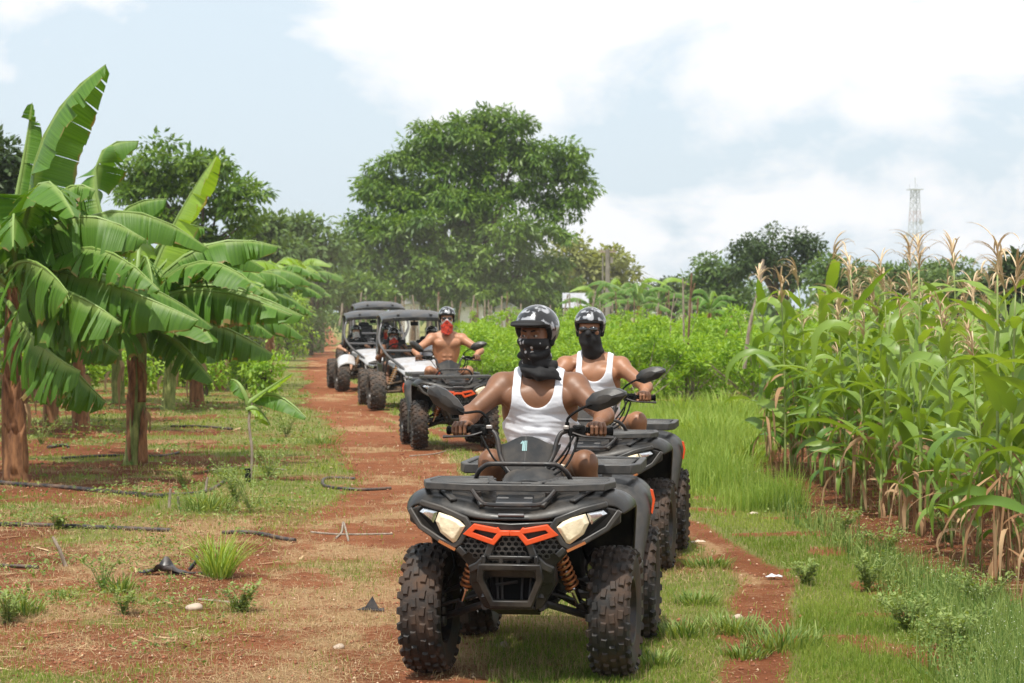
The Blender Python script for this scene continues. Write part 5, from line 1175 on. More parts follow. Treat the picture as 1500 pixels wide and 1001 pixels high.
spots = [(117, 632, 2.0, .11, 'pseudostem_brown', 'banana plant with brown stem standing between the two nearest ones, further back'), (290, 596, 1.9, .12, 'pseudostem_brown', 'banana plant with short brown stem behind the long drooping leaves'),
         (345, 566, 2.5, .12, 'pseudostem_green', 'banana plant beyond the row, right of the brown stemmed one'), (248, 600, 2.0, .11, 'pseudostem_green', 'banana plant with thin green stem right behind the second nearest one'), (72, 622, 2.1, .11, 'pseudostem_brown', 'banana plant just behind the thick stemmed one at the left edge'), (170, 590, 2.2, .11, 'pseudostem_green', 'banana plant behind the gap between the two nearest ones'), (-30, 640, 2.3, .12, 'pseudostem_brown', 'banana plant cut off by the left edge, behind the tall leaf'), (322, 572, 2.4, .11, 'pseudostem_brown', 'banana plant under the tip of the long right leaf'), (45, 590, 2.1, .12, 'pseudostem_brown', 'banana plant far back behind the thick stemmed one at the left edge'),
         (395, 540, 3.0, .13, 'pseudostem_brown', 'banana plant near the path with bright upright leaves, before the far trees'), (432, 520, 3.5, .13, 'pseudostem_brown', 'farthest banana plant in the left row, beside the path'),
         (235, 548, 2.3, .12, 'pseudostem_brown', 'banana plant deep in the grove, second from the right'), (310, 548, 2.3, .12, 'pseudostem_brown', 'banana plant half hidden behind the far hose'), (60, 560, 2.4, .12, 'pseudostem_brown', 'banana plant at the far left behind two others'), (410, 522, 3.2, .12, 'pseudostem_brown', 'banana plant before the thicket near the path'), (375, 512, 3.6, .13, 'pseudostem_brown', 'tall far banana plant before the thicket'), (150, 520, 3., .13, 'pseudostem_brown', 'far banana plant under the dark leafy tree, left side'), (230, 515, 3., .13, 'pseudostem_brown', 'far banana plant under the dark leafy tree, right side'), (190, 560, 2.2, .12, 'pseudostem_brown', 'banana plant deep in the grove behind the green stemmed one'), (345, 528, 3.2, .12, 'pseudostem_brown', 'banana plant deep in the grove, its top among the shrubs'), (270, 530, 2.5, .12, 'pseudostem_brown', 'banana plant deep in the grove under the dark tree'),
         (110, 535, 2.6, .12, 'pseudostem_brown', 'banana plant at the back left of the grove'), (455, 507, 3.6, .12, 'pseudostem_brown', 'small looking banana plant at the far end of the grove')]
for i, (px, py, h, r, mt, lb) in enumerate(spots):
    x, y = gpt(px, py); b = banana_plant(x, y, lb, h*.80, r, mt, radial_leaves(h*.80, 14, 1.95, .24, 40+i, 1.1, 3), 40+i)
    dry_flap(b, (.1, -.1, .8), (.6, -.8, 0), .4, .15, 70+i); dry_flap(b, (-.1, -.1, .6), (-.6, -.8, 0), .45, .15, 90+i)
# young plant with a dark dry stem
x, y = gpt(366, 706); yb = empty('young_banana_plant', (x, y, hz(x, y)), 0, 'young banana plant with three small leaves on a thin dry stem', 'banana plant')
MB().tube(sm([(0, 0, -.02), (.02, 0, .3), (-.01, 0, .6), (.02, .0, .80)]), .014).build('stem', M['stake'], yb); MB().tube([(-.02, -.02, 0), (-.025, -.02, .14)], .03).build('stem_base', M['black'], yb)
o3 = Vector((x, y, 0)); fy_ = lambda px, py, d=0: tuple(at(px, py, y+d)-o3)
banana_leaf(yb, (fy_(362, 592), fy_(390, 572), fy_(428, 547, -.1)), .055, 'bananalit', droop=.3, tear=.1, seed=1, wav=.3)
banana_leaf(yb, (fy_(362, 596), fy_(400, 578), fy_(448, 612, -.2)), .10, 'banana', droop=.9, tear=.2, seed=2)
banana_leaf(yb, (fy_(362, 592), fy_(352, 565), fy_(338, 556, .1)), .07, 'banana', droop=.9, tear=.2, seed=3); banana_leaf(yb, (fy_(362, 600), fy_(378, 600), fy_(395, 622, .1)), .06, 'bananalit', droop=.8, tear=.2, seed=4)

# ---------------------------------------------------------------- corn
M['corn'] = leaf_mat('corn_leaf', (.095, .20, .025), (.25, .37, .06), .34, .42, stripe=0, spec=.5); M['stalk'] = mat('corn_stalk', (.26, .33, .10), .55, vary=.3, vscale=12)
M['tassel'] = leaf_mat('corn_tassel', (.52, .38, .22), (.74, .60, .40), .2, .8, tcol=(1, 1, 1))
def ribbon_leaf(p0, az, L, w, el0, sag, r, n=12, twist=0.):
    """long arching blade folded along its midrib; 3 verts per station"""
    V = []; p = np.array(p0, float); el = el0; st = L/n; h = np.array((math.cos(az), math.sin(az), 0)); sd = np.array((-math.sin(az), math.cos(az), 0)); tw = 0
    for i in range(n+1):
        t = i/n; d = h*math.cos(el)+np.array((0, 0, math.sin(el))); u = -h*math.sin(el)+np.array((0, 0, math.cos(el)))
        ww = w*min(1, (t+.05)*5)*(1-t**2.2)**.8+.001; wv = math.sin(t*22+az*5)*.14*ww; s2 = sd*math.cos(tw)+u*math.sin(tw); u2 = u*math.cos(tw)-sd*math.sin(tw)
        V += [p-s2*ww+u2*(ww*.35+wv), p, p+s2*ww+u2*(ww*.35-wv)]
        p = p+d*st; el -= sag*st*(1+.8*t)*(1 if el > -1.35 else 0); tw += twist*st
        az2 = r.normal(0, .05); h = h*math.cos(az2)+sd*math.sin(az2); sd = np.array((-h[1], h[0], 0))
    Fc = []
    for i in range(n):
        a = i*3; Fc += [(a, a+1, a+4, a+3), (a+1, a+2, a+5, a+4)]
    return np.array(V), np.array(Fc)
def gather(parts, attrs=None):
    V, Fq, T = [], [], []; o = 0
    for v, f, t in parts: V.append(v); Fq.append(f+o); T.append(np.full(len(v), t)); o += len(v)
    return np.concatenate(V), np.concatenate(Fq), np.concatenate(T)
def corn_proto(seed):
    r = np.random.default_rng(seed); H = r.uniform(1.5, 2.0); st = MB(); bow = r.normal(0, .05, 2)
    c = lambda z: (bow[0]*(z/H)**2, bow[1]*(z/H)**2, z)
    st.tube([c(z) for z in np.linspace(-.02, H, 14)], [.0145*(1-.6*i/13) for i in range(14)], 6)
    base = r.uniform(0, PI); g = []; n = int(r.integers(10, 13))
    for i in range(n):
        z = .30+(H-.38)*(i+r.uniform(-.3, .3))/n; az = base+PI*(i % 2)+r.normal(0, .35); L = r.uniform(.5, .95)*(1-.35*max(0, i/n-.55)/.45)*(1 if i > 1 else .8)
        v, f = ribbon_leaf(c(z), az, L, r.uniform(.040, .064), r.uniform(.6, 1.35), r.choice([r.uniform(.5, 1.6), r.uniform(1.8, 4.5)]), r, twist=r.normal(0, 1.5)); g.append((v, f, float(np.clip(.25+.5*i/n+r.normal(0, .2), 0, 1))))
    lm = mesh_np('foliage', *gather(g)[:2], dict(tint=gather(g)[2]), smooth=True); lm.materials.append(M['corn'])
    d = []
    for i in range(int(r.integers(3, 9))):
        z = r.uniform(.1, 1.); v, f = ribbon_leaf(c(z), r.uniform(0, 2*PI), r.uniform(.25, .8), r.uniform(.008, .026), r.uniform(-1.3, .8), r.uniform(1, 6), r, 9, r.normal(0, 3)); v[:, 2] = np.maximum(v[:, 2], .01); d.append((v, f, r.uniform(0, 1)))
    dm = mesh_np('dry_foliage', *gather(d)[:2], dict(tint=gather(d)[2]), smooth=True); dm.materials.append(M['dryleaf'])
    tp = []; az0 = r.uniform(0, 2*PI)
    for i in range(int(r.integers(9, 15))):
        v, f = ribbon_leaf(c(H-.02+.016*i), az0+r.normal(0, .7) if seed % 2 else r.uniform(0, 2*PI), r.uniform(.18, .32), .0055, r.uniform(1.0, 1.45), r.uniform(2.5, 8), r, 7); tp.append((v, f, r.uniform(0, 1)))
        v2 = v.copy(); v2[:, 2] -= .006; v2[:, 0] += .004; tp.append((v2, f, r.uniform(0, 1)))
    tm = mesh_np('tassel', *gather(tp)[:2], dict(tint=gather(tp)[2])); tm.materials.append(M['tassel'])
    sm_ = st.mesh('stalk'); sm_.materials.append(M['stalk']); sm_.shade_smooth(); return sm_, lm, dm, tm
protos = [corn_proto(100+i) for i in range(9)]
CG = 'corn plants of the field'; CL = 'green corn plant with tan tassel inside the dense cornfield on the right'
def corn(x, y, k, s, label=CL, taper=None, tassel=True):
    c = empty('corn_plant', (x, y, hz(x, y)), random.uniform(0, 6.28), label, 'corn plant', CG); c.scale = (s,)*3; c.rotation_euler[0] = random.gauss(0, .035); c.rotation_euler[1] = random.gauss(0, .035)
    for nm, me in zip(('stalk', 'foliage', 'dry_foliage', 'tassel'), protos[k % 9]):
        if nm == 'tassel' and not tassel: continue
        o = bpy.data.objects.new(nm, me); COL.objects.link(o); o.parent = c
    return c
front = [(1462, 852, 1.0, 'nearest corn plant, a heap of dry brown leaves round its foot'), (1268, 752, 1.02, 'corn plant at the field edge with pale tassel, left of the nearest one'), (1165, 690, .96, 'tall thin corn plant at the left end of the field beside the leaning pole')]
n_c = 0
for px, py, s, lb in front: x, y = gpt(px, py); corn(x, y, n_c, s, lb); n_c += 1
for i, (px, py, s) in enumerate(((1128, 688, 1.02), (1150, 700, 1.1), (1185, 694, 1.08), (1205, 712, 1.18), (1232, 706, 1.02), (1246, 730, 1.08), (1290, 716, 1.05), (1345, 742, 1.04), (1400, 760, 1.06))): x, y = gpt(px, py); corn(x, y, (2*i+1) % 9, s)
row = 0; pts_ = []
for rx in (3.12, 3.62, 4.3, 5.0, 5.7, 6.5, 7.4):
    y0 = max(12.9, rx/.236); y1 = {3.12: 24.6, 3.62: 26.5, 4.3: 29}.get(rx, 32.5); y = y0
    while y < y1: pts_.append((rx+random.gauss(0, .07)-(.12*max(0, y-18)/8 if rx < 3.2 else 0), y)); y += random.uniform(.22, .56)*(1 if rx < 4 else 1.1)
for x, y in pts_[:285]: corn(x, y, random.randrange(9), random.uniform(.70, 1.02)*(1.0 if y > 15 else .92), tassel=random.random() < .5); n_c += 1
# the heap of dry leaves below the nearest plant
def dry_heap(x, y, n, label, hgt=.75):
    r = np.random.default_rng(int(x*97+y*13)); d = []
    for i in range(n):
        z = r.uniform(.15, hgt); a = r.uniform(0, 2*PI); v, f = ribbon_leaf((r.normal(0, .05), r.normal(0, .05), z), a, r.uniform(.3, .7), r.uniform(.005, .016), r.uniform(-1.4, -.2), r.uniform(1, 5), r, 9, r.normal(0, 3)); v[:, 2] = np.maximum(v[:, 2], .012); d.append((v, f, r.uniform(0, 1)))
    V, Fq, T = gather(d); me = mesh_np('dry_corn_leaves', V, Fq, dict(tint=T), smooth=True); me.materials.append(M['dryleaf']); o = link('dry_corn_leaves', me); o.location = (x, y, hz(x, y)); tag(o, label, 'dry leaves', 'dead leaves at the foot of the corn'); return o
for i, (px, py, n, lb) in enumerate(((1470, 856, 34, 'largest clump of dry brown corn leaves, at the foot of the nearest corn plant'), (1385, 800, 10, 'bent dry corn leaves lying just left of the largest clump'), (1262, 756, 14, 'dry corn leaves round the foot of the pale tasselled plant'), (1130, 700, 16, 'reddish dry corn leaves at the left end of the field'), (1215, 725, 10, 'thin dry corn leaves between the two left clumps'), (1330, 780, 12, 'dry corn leaves on the soil in the middle of the field edge'))):
    x, y = gpt(px, py); dry_heap(x, y, n, lb)

# ---------------------------------------------------------------- leafy crowns
def crown_np(lobes, ncl, nleaf, cl_r, leaf, r, drop=.35, shell=.55, wh=.5, bough=0.):
    """lobes (cx,cy,cz,rx,ry,rz): leaf clusters near their surfaces, each a rosette of small folded leaves"""
    lobes = np.array(lobes, float); vol = (lobes[:, 3]*lobes[:, 4]*lobes[:, 5])**(2/3); pick = r.choice(len(lobes), ncl, p=vol/vol.sum()); L = lobes[pick]
    d = r.normal(0, 1, (ncl, 3)); d /= np.linalg.norm(d, axis=1)[:, None]; rad = (shell+(1-shell)*r.uniform(0, 1, ncl)**.5)[:, None]; C = L[:, :3]+d*L[:, 3:]*rad
    if bough:
        nb = max(20, ncl//11); bs = r.choice(ncl, nb, replace=False); B = C[bs][r.integers(0, nb, ncl)]; e = r.normal(0, 1, (ncl, 3)); e /= np.linalg.norm(e, axis=1)[:, None]; e[:, 2] = np.abs(e[:, 2])*.9-.25
        C = B+e*bough*r.uniform(.55, 1., (ncl, 1))*np.array((1.15, 1.15, .8)); d = e
    keep = C[:, 2] > .15; C = C[keep]; d = d[keep]; n = len(C)
    N_ = n*nleaf; c = np.repeat(C, nleaf, 0); o = np.repeat(d, nleaf, 0)
    q = r.normal(0, 1, (N_, 3)); q /= np.linalg.norm(q, axis=1)[:, None]; pos = c+q*cl_r*r.uniform(.25, 1, N_)[:, None]*np.array((1, 1, .8))
    a = q*.9+o*.5+r.normal(0, .35, (N_, 3)); a[:, 2] -= drop; a /= np.linalg.norm(a, axis=1)[:, None]
    s = np.cross(a, r.normal(0, 1, (N_, 3))+np.array((0, 0, 2.))); s /= np.linalg.norm(s, axis=1)[:, None]
    ll = leaf*r.uniform(.6, 1.25, N_)[:, None]; u = np.cross(s, a)
    V = np.stack([pos, pos+a*ll*.45+s*ll*wh*.5-u*ll*.05, pos+a*ll-u*ll*.14, pos+a*ll*.45-s*ll*wh*.5-u*ll*.05], 1).reshape(-1, 3)
    Q = np.arange(N_*4).reshape(-1, 4); t = np.clip(np.repeat(r.uniform(0, 1, n), nleaf)*.6+r.uniform(0, .4, N_), 0, 1)
    return V, Q, np.repeat(t, 4), C
def limbs(C, base, fork, n, r0, r):
    mb = MB(); base = Vector(base); fork = Vector(fork); mb.tube(sm([base, (base+fork)/2+Vector((r0*.5, 0, 0)), fork]), [r0*1.35-.55*r0*i/12 for i in range(13)], 9)
    for i in r.choice(len(C), min(n, len(C)), replace=False):
        p = Vector(C[i]); st = base.lerp(fork, r.uniform(.65, 1.)); m1 = st.lerp(p, .5)+Vector((r.normal(0, .06), r.normal(0, .06), .10))*(p-st).length
        k = r0*r.uniform(.22, .5); mb.tube(sm([st, m1, p], 4), [k*(1-.85*j/8) for j in range(9)], 6)
    return mb
def tree(name, label, cat, x, y, lobes, ncl, nleaf, cl_r, leaf, lm, seed, trunk_r=.3, fork=2.5, nl=14, group=None, bark_='bark', **k):
    """lobes relative to the tree's foot"""
    r = np.random.default_rng(seed); t = empty(name, (x, y, 0), 0, label, cat, group)
    V, Q, T, C = crown_np(lobes, ncl, nleaf, cl_r, leaf, r, **k); me = mesh_np('crown', V, Q, dict(tint=T)); me.materials.append(lm); link('crown', me, None, t)
    cc = np.array(lobes)[:, :2].mean(0)
    limbs(C, (0, 0, -.1), (cc[0]*.3, cc[1]*.3, fork), nl, trunk_r, r).build('trunk', M[bark_], t, smooth=60); return t
def px_lobes(L, x, y, dz=1.):
    out = []
    for l in L:
        cx, cy, rx, ry = l[:4]; off = l[4] if len(l) > 4 else 0.; p = at(cx, cy, y+off*rx/F*y); out.append((p.x-x, p.y-y, p.z, rx/F*y, (rx+ry)/2/F*y*dz, ry/F*y))
    return out
M['mango'] = leaf_mat('mango_leaf', (.045, .12, .012), (.20, .31, .040), .3, .42, spec=.45); M['olive'] = leaf_mat('yellow_green_leaf', (.17, .20, .05), (.32, .34, .12), .3, .6); M['dark_leaf'] = leaf_mat('dark_tree_leaf', (.03, .065, .02), (.085, .13, .04), .2, .5)
M['mid_leaf'] = leaf_mat('mid_green_leaf', (.07, .14, .035), (.18, .26, .075), .28, .55); M['bush_leaf'] = leaf_mat('bright_shrub_leaf', (.13, .275, .020), (.35, .50, .06), .37, .5)
# the big mango tree
YM = 130; xm = (690-750)/F*YM
ML = [(690, 215, 58, 52), (645, 232, 50, 44), (605, 262, 48, 48), (565, 300, 42, 46), (546, 262, 20, 23), (524, 345, 36, 42), (575, 345, 55, 52, -.6), (640, 325, 66, 60, -.8), (705, 300, 46, 52, -.3), (757, 202, 27, 38), (735, 245, 40, 42), (700, 180, 30, 24), (795, 232, 32, 36), (832, 222, 26, 18), (852, 212, 14, 8), (843, 270, 22, 34), (815, 300, 28, 28), (770, 265, 30, 36),
      (720, 350, 66, 52, -.8), (785, 358, 48, 46, -.5), (805, 402, 34, 42), (655, 395, 78, 44, -.9), (570, 400, 58, 42, -.6), (750, 410, 62, 36, -.8), (512, 380, 24, 34), (620, 205, 28, 26), (690, 430, 120, 22, -.5), (583, 243, 22, 30), (850, 300, 16, 22), (505, 352, 26, 38), (498, 395, 28, 40), (520, 430, 40, 30), (545, 280, 20, 24), (660, 190, 24, 22), (725, 178, 18, 20), (820, 430, 36, 30)]
ML = [(680+(l[0]-680)*.95, l[1]+4, l[2]*.88, l[3]*.92, *l[4:]) for l in ML]; ml = px_lobes(ML, xm, YM)
tree('mango_tree', 'huge dense dark green tree with wide crown behind the buggies', 'tree', xm, YM, ml, 5000, 15, .38, .40, M['mango'], 5, .55, 3.4, 34, shell=.72, drop=.6, wh=.34, bough=.9)
def simple_tree(name, label, Y, L, ncl, nleaf, cl, leaf, lm, seed, tr=.25, fork=2.2, group=None, dz=1., **k):
    cx = sum(l[0] for l in L)/len(L); x = (cx-750)/F*Y; return tree(name, label, 'tree', x, Y, px_lobes(L, x, Y, dz), ncl, nleaf, cl, leaf, lm, seed, tr, fork, 14, group, **k)
TG = 'trees along the horizon'
simple_tree('broadleaf_tree', 'dark leafy tree rising behind the banana leaves', 78, [(235, 250, 42, 38), (285, 250, 42, 38), (330, 270, 30, 38), (355, 300, 22, 26), (270, 310, 60, 45), (215, 290, 40, 50), (330, 335, 40, 40), (371, 285, 10, 8), (200, 235, 14, 16)], 620, 16, .28, .28, M['mango'], 11, .3, 3.5, TG, shell=.6, drop=.4, wh=.4, bough=.55)
simple_tree('broadleaf_tree', 'dark tree showing only at the left edge behind the banana leaves', 60, [(0, 235, 34, 36), (-30, 270, 50, 50), (20, 280, 26, 34)], 240, 14, .3, .24, M['dark_leaf'], 12, .25, 3, TG)
simple_tree('broadleaf_tree', 'hazy yellow green tree right of the huge tree', 150, [(850, 378, 34, 32), (885, 392, 38, 32), (915, 415, 28, 24), (860, 415, 50, 30), (930, 432, 24, 18)], 420, 13, .6, .45, M['olive'], 13, .3, 2.5, TG, drop=.2, bough=.8)
simple_tree('broadleaf_tree', 'dark flat topped tree standing above the others on the right', 120, [(1112, 360, 30, 26), (1150, 352, 34, 22), (1178, 358, 20, 26), (1140, 385, 44, 20), (1105, 390, 24, 26), (1165, 395, 28, 22)], 430, 15, .45, .26, M['dark_leaf'], 14, .3, 2.6, TG, shell=.5, bough=.6)
simple_tree('broadleaf_tree', 'round grey green tree left of the dark flat topped one', 135, [(1050, 400, 26, 24), (1030, 420, 26, 24), (1070, 412, 22, 26), (1050, 435, 44, 20)], 300, 13, .5, .34, M['mid_leaf'], 15, .25, 2, TG, bough=.6)
for i, (lb, Y, L, m_) in enumerate((
    ('low green tree behind the corn tassels, right of the dark flat topped tree', 115, [(1225, 400, 34, 22), (1250, 420, 40, 26), (1200, 425, 40, 24)], 'mid_leaf'), ('green tree under the lattice tower', 125, [(1320, 405, 34, 18), (1350, 408, 40, 22), (1290, 420, 36, 22)], 'mid_leaf'),
    ('grey green tree right of the lattice tower', 130, [(1395, 404, 34, 18), (1425, 416, 34, 22), (1380, 425, 40, 22)], 'mid_leaf'), ('dark green tree at the right edge', 85, [(1480, 400, 36, 24), (1510, 395, 40, 26), (1455, 425, 30, 26), (1500, 430, 50, 26)], 'dark_leaf'),
    ('low dark tree filling the gap left of the round one', 140, [(985, 430, 26, 14), (960, 436, 26, 14), (1005, 438, 24, 14)], 'dark_leaf'), ('shrubby tree with sprawling twigs left of the huge tree', 95, [(455, 345, 28, 20), (475, 375, 26, 30), (440, 385, 34, 34), (490, 410, 22, 34)], 'mid_leaf'),
    ('bushy green tree behind the grove, right of the dark leafy tree', 85, [(375, 345, 34, 24), (400, 370, 34, 34), (360, 385, 34, 40), (392, 330, 12, 16)], 'mid_leaf'), ('shaded thicket at the far end of the path', 118, [(485, 425, 30, 26), (515, 430, 24, 22), (540, 432, 26, 18)], 'mango'),
    ('dull green thicket low behind the huge tree', 150, [(620, 430, 60, 22), (700, 432, 60, 20), (560, 430, 40, 22)], 'olive'), ('low hedge tree behind the grey roofed house', 150, [(820, 432, 40, 20), (900, 438, 50, 16)], 'mid_leaf'))):
    simple_tree('broadleaf_tree', lb, Y, L, 300, 13, .42 if Y > 90 else .34, .32, M[m_], 30+i, .2, 1.8, TG, shell=.45, bough=.6)
for i in range(15):
    px = -20+i*29; Y = 45+(i*23 % 14); base = HY+EYE*F/Y; tp = base-58-(i*31 % 3)*14
    simple_tree('thicket_shrub', 'low leafy bush standing among the far banana stems', Y, [(px+random.uniform(-16, 16), base-(base-tp)*q, 20, (base-tp)*.28) for q in (.15, .3, .45, .6, .4)], 90, 11, .20, .12, M['bush_leaf' if i % 3 else 'mid_leaf'], 500+i, .05, .4, 'low bushes under the grove', shell=.4)
for i in range(17):
    px = -60+i*32; Y = 58+(i*37 % 26)+(12 if px > 330 else 0); tp = 425+(i*53 % 3)*12-(18 if 330 < px < 480 else 0); base = HY+EYE*F/Y
    simple_tree('thicket_shrub', ('leafy thicket shrub between the banana rows and the far trees'), Y, [(px+random.uniform(-22, 22), base-(base-tp)*q, 26, (base-tp)*.30) for q in (.2, .3, .45, .6, .75, .55, .35)], 150, 11, .26, .17, M['mid_leaf' if i % 3 else 'bush_leaf'], 400+i, .08, .5, 'thicket shrubs behind the grove', shell=.4)
# distant wood closing the horizon
r_ = np.random.default_rng(77); xs_ = np.arange(-90, 95, 4.2); lob = [(x+r_.normal(0, 1.5), 195+r_.uniform(-8, 8), r_.uniform(1.6, 3.2), 4, 4, r_.uniform(1.6, 2.6)) for x in xs_]
V, Q, T, _c = crown_np(lob, 2600, 9, .9, .8, r_, shell=.5); me = mesh_np('distant_trees', V, Q, dict(tint=T)); me.materials.append(M['mid_leaf']); tag(link('distant_trees', me), 'far wood along the horizon', kind='stuff')

# ---------------------------------------------------------------- the shrub crop
def shrub_proto(seed):
    r = np.random.default_rng(seed); lobes = [(r.normal(0, .28), r.normal(0, .28), r.uniform(.55, 1.0), r.uniform(.3, .45), r.uniform(.3, .45), r.uniform(.28, .42)) for _ in range(6)]+[(0, 0, .45, .6, .6, .42)]
    V, Q, T, C = crown_np(lobes, 240, 11, .085, .085, r, drop=-.1, shell=.6, wh=.42, bough=.19); me = mesh_np('foliage', V, Q, dict(tint=T)); me.materials.append(M['bush_leaf'])
    mb = MB()
    for i in range(12): p = C[r.integers(len(C))]; mb.tube([(r.normal(0, .04), r.normal(0, .04), 0), (p[0]*.5, p[1]*.5, p[2]*.5), tuple(p)], [.012, .009, .004], 5)
    s = mb.mesh('stem'); s.materials.append(M['stake']); return me, s
sp_ = [shrub_proto(200+i) for i in range(5)]; k = 0
for y in (42.3, 44.4, 46.8, 49.4, 52.2, 55.4, 59., 63., 67.5, 72.5, 78.5, 85.5):
    x = -.021*y+.35 if y > 46 else (.3 if y > 43 else 1.2)
    while x < .125*y+.6:
        b = empty('leafy_shrub', (x+random.gauss(0, .12), y+random.gauss(0, .25), 0), random.uniform(0, 6.28), 'bright green leafy shrub in the dense crop field behind the riders', 'shrub', 'leafy shrubs of the crop field'); s = random.uniform(.96, 1.30); b.scale = (s*1.1, s*1.1, s*random.uniform(.94, 1.08))
        for nm, m_ in zip(('foliage', 'stem'), sp_[k % 5]): o = bpy.data.objects.new(nm, m_); COL.objects.link(o); o.parent = b
        k += 1; x += random.uniform(1.05, 1.4)*(y/50)**.35
# ---------------------------------------------------------------- poles among the crop
def stake(px0, py0, px1, py1, Y, rad, label, mt='stake', wob=.03, top_off=0.):
    a = at(px0, py0, Y+top_off); b = at(px1, py1, Y); rr = random.Random(px0+py0); d = Vector((rr.uniform(-wob, wob), 0, 0)); g = empty
    mb = MB().tube(sm([(0, 0, -.1), (a-b)*.35+d, (a-b)*.7-d*.6, a-b], 4), [rad*(1-.35*i/12) for i in range(13)], 7)
    if rr.random() < .5: mb.tube([(a-b)*.8, (a-b)*.88+Vector((rr.choice((-1, 1))*.08, 0, .10))], rad*.5, 5)
    o = mb.build('wooden_pole', M[mt], None, smooth=60); o.location = b; return tag(o, label, 'pole', 'rough wooden poles standing in the fields')
stake(1013, 400, 1004, 588, 43, .028, 'tall brown pole standing at the front edge of the shrub field', 'stake_brown'); stake(1000, 408, 1002, 500, 46, .025, 'thin grey pole just left of the tall brown one'); stake(1118, 380, 1090, 532, 40, .04, 'thick pale pole leaning right beside the corn', top_off=0)
stake(988, 430, 975, 545, 47, .018, 'thin leaning pole behind the tall brown one'); stake(505, 420, 497, 474, 100, .06, 'pale pole leaning at the far end of the path'); stake(1076, 452, 1062, 490, 55, .03, 'short brown pole right of the round tree', 'stake_brown')
rs = random.Random(9)
for i in range(62):
    px = 500+i*8.6+rs.uniform(-4, 4); h = rs.uniform(14, 42); ln = rs.choice((0, 0, 0, rs.uniform(-14, 16))); Y = rs.uniform(86, 100); base = HY+EYE*F/Y
    if px < 560 and rs.random() < .5: continue
    stake(px+ln, base-h-(base-468), px, base, Y, rs.uniform(.03, .055), 'rough pale pole in the line of poles beyond the shrub field', rs.choice(('stake', 'stake', 'stake_brown')), .06)
# bananas and a young palm beyond the shrubs
for i, (px, Y, h, lb) in enumerate(((870, 98, 1.9, 'distant banana plant beside the grey roofed house'), (905, 100, 2.1, 'distant banana plant below the utility pole'), (935, 96, 2.0, 'distant banana plant right of the utility pole'), (965, 99, 2.1, 'distant banana plant among the poles, with an upright leaf'), (1040, 104, 1.7, 'distant banana plant left of the young palm'))):
    x = (px-750)/F*Y; banana_plant(x, Y, lb, h, .14, 'pseudostem_brown', radial_leaves(h, 9, 1.8, .15, 60+i, 1.3, 1), 60+i, 'distant banana plants beyond the crop')
def palm(x, y, h, n, L, label, seed, tr=.14, name='palm_tree'):
    r = np.random.default_rng(seed); p = empty(name, (x, y, 0), 0, label, 'palm'); MB().tube(sm([(0, 0, -.1), (.08, 0, h*.5), (0, 0, h)], 5), [tr*(1.2-.5*i/10) for i in range(11)], 9).build('trunk', M['bark'], p, smooth=60)
    for k in range(n):
        az = k*2.4+r.uniform(-.2, .2); el = r.uniform(.7, 1.35) if k < n*.6 else r.uniform(-.1, .6); l = L*r.uniform(.8, 1.1); V, Fq = [], []; q = np.array((0, 0, h)); hh = np.array((math.cos(az), math.sin(az), 0)); sd = np.array((-hh[1], hh[0], 0)); mid = []
        for i in range(26):
            t = i/25; d = hh*math.cos(el)+np.array((0, 0, math.sin(el))); mid.append(tuple(q))
            if i > 3:
                for s in (-1, 1):
                    ll = l*.26*math.sin(PI*min(1, t*.85+.12)); b = len(V); e = q+(sd*s*.8+d*.55+np.array((0, 0, -.35)))*ll; V += [q-d*.02, q+d*.025, e+d*.01, e]; Fq.append((b, b+1, b+2, b+3))
            q = q+d*l/26; el -= .05*(1+t)
        me = mesh_np('frond', V, np.array(Fq), dict(tint=np.full(len(V), r.uniform(0, 1)))); me.materials.append(M['mid_leaf']); f = link('frond', me, None, p); MB().tube(mid[::5]+[mid[-1]], .02, 5).build('midrib', M['midrib'], f)
    return p
palm((1090-750)/F*78, 78, .7, 14, 2.0, 'young palm with upright fronds beyond the shrub field', 3); palm((1338+70-750)/F*150, 150, 3.4, 14, 1.6, 'small palm top above the trees right of the tower', 4, .1)
# ================================================================ far structures
M['sheet'] = mat('weathered_roof_sheet', (.42, .43, .46), .6, vary=.2, vscale=6); M['wall_white'] = mat('whitewashed_wall', (.78, .77, .75), .9, vary=.1, vscale=4); M['concrete'] = mat('grey_pole_concrete', (.22, .20, .17), .9, vary=.25, vscale=3)
M['tower_w'] = mat('hazed_tower_paint', (.50, .52, .54), .6); M['tower_r'] = mat('hazed_red_tower_paint', (.52, .45, .45), .6); M['wire'] = mat('wire', (.1, .1, .1), .6)  # tower paints paled towards grey: distance haze put into the colour
h = empty('small_house', (at(842, 460, 122).x, 122, 0), R_(4), 'small house with weathered grey metal roof right of the huge tree', 'house')
rf = MB()
for i in range(16):
    x = -.72+i*.09; rf.grid([[(x, -.5, 1.95), (x+.045, -.5, 1.98), (x+.09, -.5, 1.95)], [(x+.14, 1.0, 2.75), (x+.185, 1.0, 2.78), (x+.23, 1.0, 2.75)]])
rf.build('roof', M['sheet'], h, solid=.02, smooth=None); MB().box((.08, .45, .95), (1.25, .85, 1.9)).build('wall', M['wall_white'], h); MB().box((-.2, .0, .9), (.4, .06, 1.6)).build('door', M['stake_brown'], h)
def shed(px, py, w, hh, Y, label):
    p = at(px, py, Y); s = empty('white_shed', (p.x, Y, 0), R_(3), label, 'shed', 'white sheds behind the poles'); z = p.z
    MB().box((0, .6, z/2), (w, 1.2, z)).build('wall', M['wall_white'], s); MB().prism([(-w*.58, z), (w*.58, z), (0, z+hh)], -.2, 1.7).build('roof', M['sheet'], s); MB().box((w*.15, -.01, z*.45), (w*.3, .04, z*.8)).build('door', M['stake_brown'], s); return s
